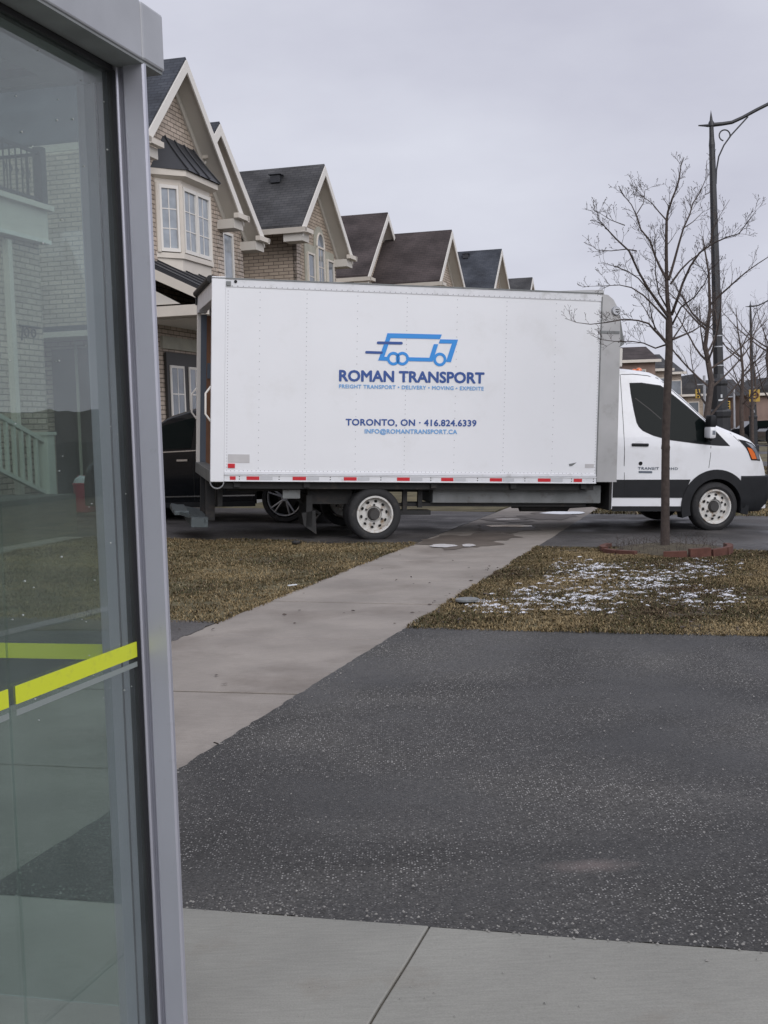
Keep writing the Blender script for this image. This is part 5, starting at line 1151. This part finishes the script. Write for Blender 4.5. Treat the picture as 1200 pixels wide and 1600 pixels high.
limbs=[([(622,1265),(610,1150),(606,1050),(604,900),(604,780),(606,690),(614,640),(640,560),(665,500),(682,430),(690,370),(708,322)],.036,.006,0),
 ([(620,1262),(560,1180),(500,1095),(440,990),(385,870),(310,800),(250,735),(210,690),(197,635)],.026,.005,-.5),
 ([(606,1035),(570,970),(540,905),(508,810),(455,745),(428,660),(400,600),(355,545),(325,490)],.022,.004,.45),
 ([(618,1040),(650,930),(680,820),(705,735),(740,660),(760,590),(800,530),(835,450),(842,340)],.022,.004,.5),
 ([(635,1245),(670,1150),(700,1060),(745,960),(800,880),(880,825),(960,790),(1030,770),(1080,700),(1130,635)],.024,.004,-.6),
 ([(618,1425),(570,1370),(530,1330),(500,1295),(440,1278),(360,1270),(250,1290),(160,1300),(80,1290),(10,1265)],.022,.003,-.5),
 ([(600,1420),(540,1440),(470,1410),(400,1400),(300,1400),(220,1390),(160,1360)],.014,.003,.5),
 ([(640,1390),(700,1365),(760,1340),(820,1300),(870,1250),(900,1180)],.018,.004,.6),
 ([(628,1065),(690,980),(740,930),(800,885),(860,820),(880,740),(920,660),(975,570)],.016,.003,.2),
 ([(606,1270),(540,1200),(470,1130),(400,1085),(330,1070),(240,1075),(140,1078)],.018,.003,.7),
 ([(500,1100),(440,1030),(370,985),(300,960),(225,935)],.012,.003,-.3),
 ([(430,870),(370,860),(280,870),(200,865),(155,830)],.011,.003,.3),
 ([(606,1200),(560,1120),(540,1000),(540,900),(535,800)],.014,.003,-.7),
 ([(640,1300),(690,1200),(770,1140),(830,1060),(860,980),(900,950)],.016,.003,-.8),
 ([(605,690),(560,640),(520,590),(450,540),(400,485)],.012,.003,.3),
 ([(700,740),(760,700),(830,630)],.010,.003,.1),
 ([(540,1330),(520,1260),(505,1180),(500,1120)],.012,.004,-.3),
 ([(640,1390),(700,1300),(720,1220),(800,1100)],.014,.003,.8),
 ([(430,655),(470,590),(480,510),(505,515)],.008,.003,.2),
 ([(360,720),(280,690),(200,640)],.008,.003,-.5)]
mb=MB()
for pts_,r0,r1,dy in limbs:
    q=Z6(pts_); k=len(q); PP=[]
    for i,(x,y) in enumerate(q): PP.append(tpt(x,y,dy*1.1*i/(k-1)+rnd.gauss(0,.015)))
    limb(mb,PP,r0*.8,r1*.7,7); twigs(mb,PP,r0*.42,r1*.8,0,rnd,12,.31)
mb.build('crown',M['bark'],tree)
def gen_tree(name,label,base_,h,tr,spread,seed,fork=.35,m_='bark2',dens=3.5,group='bare trees along the boulevard',nl=9,up=.55,ln=.5):
    rnd=random.Random(seed); t=thing(name,label,'tree',base_,0,group)
    mb=MB(); P=[Vector((0,0,-.1))]; 
    for i in range(1,9): P.append(Vector((rnd.gauss(0,.02)*i*.5,rnd.gauss(0,.02)*i*.5,h*.9*i/8)))
    mb.tube(P[:5],[tr*1.25,tr,tr*.93,tr*.85,tr*.75],9); mb.build('trunk',M[m_],t,True)
    mb=MB(); limb(mb,P[4:],tr*.75,.008,6); twigs(mb,P[4:],tr*.4,.006,0,rnd,dens,ln)
    for k in range(nl):
        z=h*rnd.uniform(fork,.72); i=min(7,int(z/(h*.9)*8)); p=P[i].lerp(P[i+1],z/(h*.9)*8-i); a=2*PI*k/nl+rnd.uniform(-.3,.3); d=Vector((math.cos(a),math.sin(a),up+rnd.uniform(-.1,.4))).normalized(); q=[p]; Lm=spread*rnd.uniform(.75,1.15)*(1.15-.5*z/h)
        for s_ in range(7): d=(d+Vector((rnd.gauss(0,.1),rnd.gauss(0,.1),.07))).normalized(); q.append(q[-1]+d*Lm/7)
        limb(mb,q,tr*.30,.004,6); twigs(mb,q,tr*.28,.004,0,rnd,dens,ln)
    mb.build('crown',M[m_],t); return t
tree['group']='bare trees along the boulevard'
gen_tree('bare_tree','bare tree immediately left of the big black lamp base',Vector((4.83,19,gz(19.6,.5))),4.7,.060,1.6,3,.28,dens=7,ln=.5,nl=12)
gen_tree('bare_tree','slim bare tree between the near lamp and the yellow sign',Vector((10.1,36,-.1)),5.2,.07,2.0,5,.3,dens=4.5,ln=.6)
gen_tree('bare_tree','bare tree rising behind the hood of the truck at right edge',Vector((9.4,31,-.1)),5.4,.07,2.2,9,.25,dens=4.5,ln=.6)
gen_tree('bare_tree','bare tree beside the distant lamp and yellow sign',Vector((13.6,47,-.1)),5.4,.07,2.2,13,.3,dens=3.8,ln=.6)
gen_tree('bare_tree','farthest bare tree, near the traffic lights',Vector((20.4,70,-.1)),6.0,.11,2.6,17,.3,dens=1.7,ln=.7)

# ring of edging round the near tree
s,u=tb_s,tb_u; RC=thing('tree_ring','low red-brown brick edging ring around the foot of the near bare tree','planter edging',W(s+.05,u,gz(s,u)),ROTS)
rnd=random.Random(5)
nseg=16
for k in range(nseg):
    a0=2*PI*k/nseg+.02; a1=2*PI*(k+1)/nseg-.02+rnd.uniform(-.01,.01); r=.74; tz=rnd.uniform(-.015,.015)
    am=(a0+a1)/2
    if k in (7,) or math.cos(am)>.35: continue
    mb=MB(); n_=4; pts=[]
    for q in range(n_):
        aA=a0+(a1-a0)*q/n_; aB=a0+(a1-a0)*(q+1)/n_
        P8=[]
        for z in (-.08,.08+tz):
            for (rr,aa) in ((r-.035,aA),(r+.035,aA),(r+.035,aB),(r-.035,aB)): P8.append((rr*math.cos(aa),rr*math.sin(aa),z))
        mb.hexa(P8)
    mb.build('edging_block',M['planter'],RC,merge=True)
mb=MB(); mb.lathe([(.70,-.03),(.66,.02),(.5,.05),(.25,.075),(.001,.085)],(0,0,0),'z',26)
for v in mb.b.verts: v.co.z += .025*noise.noise(v.co*5)
mb.build('soil_mound',M['soil'],RC,True)
# dry stems inside the ring
mb=MB()
for k in range(260):
    a=rnd.uniform(0,6.28); r=.72*math.sqrt(rnd.random()); x,y=r*math.cos(a),r*math.sin(a); h_=rnd.uniform(.05,.20); 
    mb.tube([(x,y,-.01),(x+rnd.gauss(0,.03),y+rnd.gauss(0,.03),h_*.6),(x+rnd.gauss(0,.07),y+rnd.gauss(0,.07),h_)],[.003,.002,.001],3,False)
o=mb.build('dry_stems',M['bark2'],None,recalc=False); o.location=RC.location; tag(o,'dry twiggy stems and weeds growing inside the edging ring','weeds',kind='stuff')
# leaf scraps / drain cover at the lawn corner
s,u=GP(730,944); mb=MB(); P=W(s,u,gz(s,u)+.03); mb.lathe([(.10,0),(.10,.015),(.09,.02),(.001,.02)],(0,0,0),'z',18)
tag(mb.build('valve_cover',M['galv'],None,loc=P),'small dark utility cover at the corner of the snowy grass','utility cover')
s,u=GP(463,852); mb=MB(); mb.lathe([(.05,0),(.06,.02),(.04,.04),(.001,.045)],(0,0,0),'z',9); tag(mb.build('stone',M['frame_dark'],None,loc=W(s,u,gz(s,u)+.02)),'small dark lump lying on the left lawn near the truck','stone')
s,u=GP(457,921); mb=MB(); mb.box(-.05,-.012,0,.05,.012,.012,.004); o=mb.build('litter',M['paper'],None,loc=W(s,u,gz(s,u)+.035)); o.rotation_euler=(0,0,.7); tag(o,'white scrap of litter on the left lawn beside the sidewalk','litter')

# ------------------------------------------------------------------ far side: houses, traffic lights, cars
def far_house(label, x0,x1,ytop,yeave,D, roof, wallm, ridge='flat'):
    a=C0+ray(x0,ytop)*(D/ray(x0,ytop).y); b_=C0+ray(x1,ytop)*(D/ray(x1,ytop).y); e=C0+ray(x0,yeave)*(D/ray(x0,yeave).y)
    o=thing('house',label,'house',Vector((a.x,D,0)),0,'distant houses'); w_=b_.x-a.x
    mb=MB(); mb.box(0,0,-1,w_,9,e.z); wl=mb.build('wall',M[wallm],o)
    mb=MB(); zt_,ze=a.z,e.z
    if ridge=='flat': mb.prism([(-.4,ze),(9.4,ze),(4.5,zt_)],'x',-.3,w_+.3)
    else: mb.prism([(-.4,ze),(w_+.4,ze),(w_*.5,zt_)],'y',-.3,9.3)
    mb.build('roof',M[roof],o)
    mb=MB(); mb.box(-.35,-.5,ze-.12,w_+.35,-.38,ze+.08); mb.build('gutter',M['trim'],o)
    n_=max(1,int(w_/2.6))
    for k in range(n_):
        for z in (ze-1.9,):
            x=w_*(k+.5)/n_; mb=MB(); mb.box(x-.5,-.05,z,x+.5,-.01,z+1.3); f=mb.build('window',M['trim'],o); mb=MB(); mb.box(x-.42,-.07,z+.08,x+.42,-.052,z+1.22); mb.build('pane',M['pane'],f)
    return o
far_house('brown-roofed house directly behind the cab roof',972,1023,537,565,92,'shingle_brown','farwall')
far_house('dark-roofed house visible between cab and tree trunk',1022,1044,549,578,100,'shingle_grey','brick')
far_house('charcoal-roofed house right of the near tree trunk',1046,1064,561,583,108,'shingle_grey','brick')
far_house('low gabled house beyond the windshield of the truck',1062,1104,585,618,118,'shingle_grey','brick2','g')
far_house('row house with grey roof beyond the second tree',1100,1160,592,618,130,'shingle_grey','farwall')
far_house('grey-roofed house at the right edge of the street',1180,1260,588,616,100,'shingle_grey','farwall','g')
def far_fill(label,x0,x1,ytop,D,m_):
    a=C0+ray(x0,ytop)*(D/ray(x0,ytop).y); b_=C0+ray(x1,ytop)*(D/ray(x1,ytop).y)
    o=thing('shop_building',label,'building',Vector((a.x,D,0))); mb=MB(); w_=b_.x-a.x; mb.box(0,0,-1,w_,8,a.z-.4); mb.build('wall',M[m_],o)
    mb=MB(); mb.box(-.2,-.2,a.z-.4,w_+.2,8.2,a.z); mb.build('roof',M['kerb'],o)
    for k in range(5): mb=MB(); mb.box(w_*(k+.2)/5,-.04,.3,w_*(k+.8)/5,-.005,2.4); mb.build('window',M['pane'],o)
far_fill('low pale building at the far end of the street',1128,1215,632,150,'kerb')
def traffic(x,y,D,label):
    p=C0+ray(x,y)*(D/ray(x,y).y); o=thing('traffic_light',label,'traffic light',Vector((p.x,D,-.1)),0,'yellow traffic lights')
    mb=MB(); mb.tube([(.5,.2,-.2),(.5,.2,p.z+1.2)],.09,8); mb.tube([(.5,.2,p.z+.6),(0,.2,p.z+.6)],.05,6); mb.build('pole',M['alu'],o)
    mb=MB(); mb.box(-.14,-.12,p.z-.3,.14,.12,p.z+.3,.03); hd=mb.build('signal_head',M['signyellow'],o)
    for k in range(3): mb=MB(); mb.lathe([(.001,-.14),(.07,-.14),(.07,-.12)],(0,0,p.z-.19+.19*k),'y',12); mb.build('signal_lens',M['hole'],hd)
traffic(1090,613,85,'yellow traffic light left of the second tree trunk'); traffic(1137.5,631,95,'lower yellow traffic light right of the black lamp base')
def far_car(x,y,D,label,m_,Lc=4.4):
    p=C0+ray(x,y)*(D/ray(x,y).y); o=thing('parked_car',label,'car',Vector((p.x,D,-.1)),0,'distant parked cars')
    pf=[(0,.3),(0,.8),(.15,.95),(.9,1.02),(1.4,1.42),(2.9,1.45),(3.6,1.05),(4.3,.95),(4.4,.7),(4.4,.3)]
    mb=MB(); mb.prism(pf,'y',0,1.75); mb.build('body',M[m_],o)
    mb=MB(); mb.prism([(1.05,1.03),(1.45,1.38),(2.85,1.4),(3.4,1.07)],'y',-.01,1.76); mb.build('window',M['darkglass'],o)
    for xx in (.85,3.5): mb=MB(); mb.tube([(xx,-.03,.33),(xx,1.78,.33)],.33,14); mb.build('wheel',M['rubber'],o)
far_car(1140,655,80,'dark car parked far off below the traffic light','suv'); far_car(1172,652,88,'pale car parked far off beside the lamp base','cab_white'); far_car(1196,655,75,'dark car parked at the right edge of the street','suv')

# ------------------------------------------------------------------ added unseen masses, only for the shelter glass and cab window to reflect
def reflection_filler(name, label, s0,s1,u,h0,amp,seed):
    mb=MB(); n_=int((s1-s0)/.5); A=[];B_=[];C_=[]
    for i in range(n_+1):
        s=s0+(s1-s0)*i/n_; h_=h0+amp*noise.noise(Vector((s*.35,seed,1)))+amp*.4*noise.noise(Vector((s*1.7,seed,4))); d=.5*noise.noise(Vector((s*.9,seed,9)))
        A.append([mb.b.verts.new(W(s,u+.9+d,-.3)),mb.b.verts.new(W(s,u+.8+d,h_*.6)),mb.b.verts.new(W(s,u,h_)),mb.b.verts.new(W(s,u-.9,h_*.6)),mb.b.verts.new(W(s,u-1,-.3))])
    for a,b_ in zip(A,A[1:]):
        for k in range(4): mb.b.faces.new([a[k],a[k+1],b_[k+1],b_[k]])
    return tag(mb.build(name, M['bark2']), label, 'reflection_filler', kind='stuff')
reflection_filler('reflection_filler','added dark mass across the street for reflections, outside the frame',2,90,-17,2.45,.22,3.3)
reflection_filler('reflection_filler','added taller dark mass down the street behind the viewer, for reflections',-80,-12,-15,5.5,2,7.3)
reflection_filler('reflection_filler','added dark mass along the lots behind the viewer, for reflections',-80,-12,13,5.5,2,8.9)
# ------------------------------------------------------------------ bus shelter
UG=1.315; SG=2.62
sh=thing('bus_shelter','glass bus shelter with aluminium frame at left edge','bus shelter',W(SG,UG,0),ROTS)
def SL(s,u,z): return (s-SG,u-UG,z)
def sbox(name,m_,s0,u0,z0,s1,u1,z1,parent=None,bev=0): mb=MB(); mb.box(*SL(s0,u0,z0),*SL(s1,u1,z1),bev); return mb.build(name,m_,parent or sh)
def shelter():
    # corner post: stepped extrusion
    mb=MB(); S=SG
    pf=[(0.012,.03),(.0,.012),(.0,-.006),(.003,-.009),(.014,-.011),(.018,-.015),(.014,-.019),(.003,-.021),(.0,-.024),(.0,-.068),(.004,-.072),(.012,-.073),(.016,-.069),(.02,-.064),(.024,.03)]
    mb.prism([(a,b_) for a,b_ in pf],'z',.0,2.3); post=mb.build('post',M['shelter'],sh)
    sbox('gasket',M['gasket'],SG-.016,UG-.004,.06,SG-.0005,UG+.02,2.29)
    sbox('gasket',M['gasket'],1.2,UG-.005,2.285,SG-.012,UG+.02,2.298)
    # near glass panel and its yellow and grey stripes
    for a,b_ in ((2.092,SG-.002),(.95,2.088)):
        gp=sbox('glass_panel',M['shelter_glass'],a,UG+.002,.10,b_,UG+.010,2.285)
        st=sbox('film_stripe',M['yellow'],a+.012,UG-.0015,.990,b_-.012,UG+.0012,1.024,gp)
        sbox('lower_strip',M['strip_grey'],a+.012,UG-.0010,.968,b_-.012,UG+.0010,.979,gp)
    # far end: panel set at right angles behind the post
    SE=2.75
    sbox('end_stile',M['shelter'],SE-.03,1.365,.0,SE+.03,1.462,2.32); sbox('end_stile',M['shelter'],SE-.03,2.75,0,SE+.03,2.81,2.32)
    gp=sbox('glass_panel',M['shelter_glass'],SE-.004,1.462,.10,SE+.004,2.75,2.32)
    sbox('film_stripe',M['yellow_rear'],SE-.006,1.467,.955,SE-.0045,2.74,.992,gp)
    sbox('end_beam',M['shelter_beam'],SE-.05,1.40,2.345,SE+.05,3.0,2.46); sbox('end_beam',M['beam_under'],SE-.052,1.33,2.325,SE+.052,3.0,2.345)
    sbox('stile_seam',M['gasket'],SE-.0315,1.410,0,SE-.0301,1.414,2.32)
    # eaves beam with fascia, end cap and dark underside
    bm=sbox('roof_beam',M['shelter_beam'],.2,1.240,2.305,2.612,1.30,2.432,bev=.004)
    sbox('beam_end_cap',M['shelter_beam'],2.616,1.239,2.305,2.725,1.30,2.432,bm,.006)
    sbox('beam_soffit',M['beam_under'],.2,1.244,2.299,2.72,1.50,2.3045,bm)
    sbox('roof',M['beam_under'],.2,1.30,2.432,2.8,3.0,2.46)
    sbox('back_beam',M['shelter_beam'],.2,2.95,2.3,2.8,3.0,2.43)
    # dried specks on the near glass
    rnd=random.Random(3); mb=MB()
    for k in range(60):
        s=rnd.uniform(2.0,2.6); z=rnd.uniform(.9,2.25); r=rnd.choice([.0004,.0005,.0007,.0012]); mb.prism([(s-SG+r*math.cos(a)*2,z+r*math.sin(a)*1.6) for a in np.linspace(0,5.5,6)],'y',-.0006,.0015)
    mb.build('dirt_specks',M['speck'],sh)
shelter()
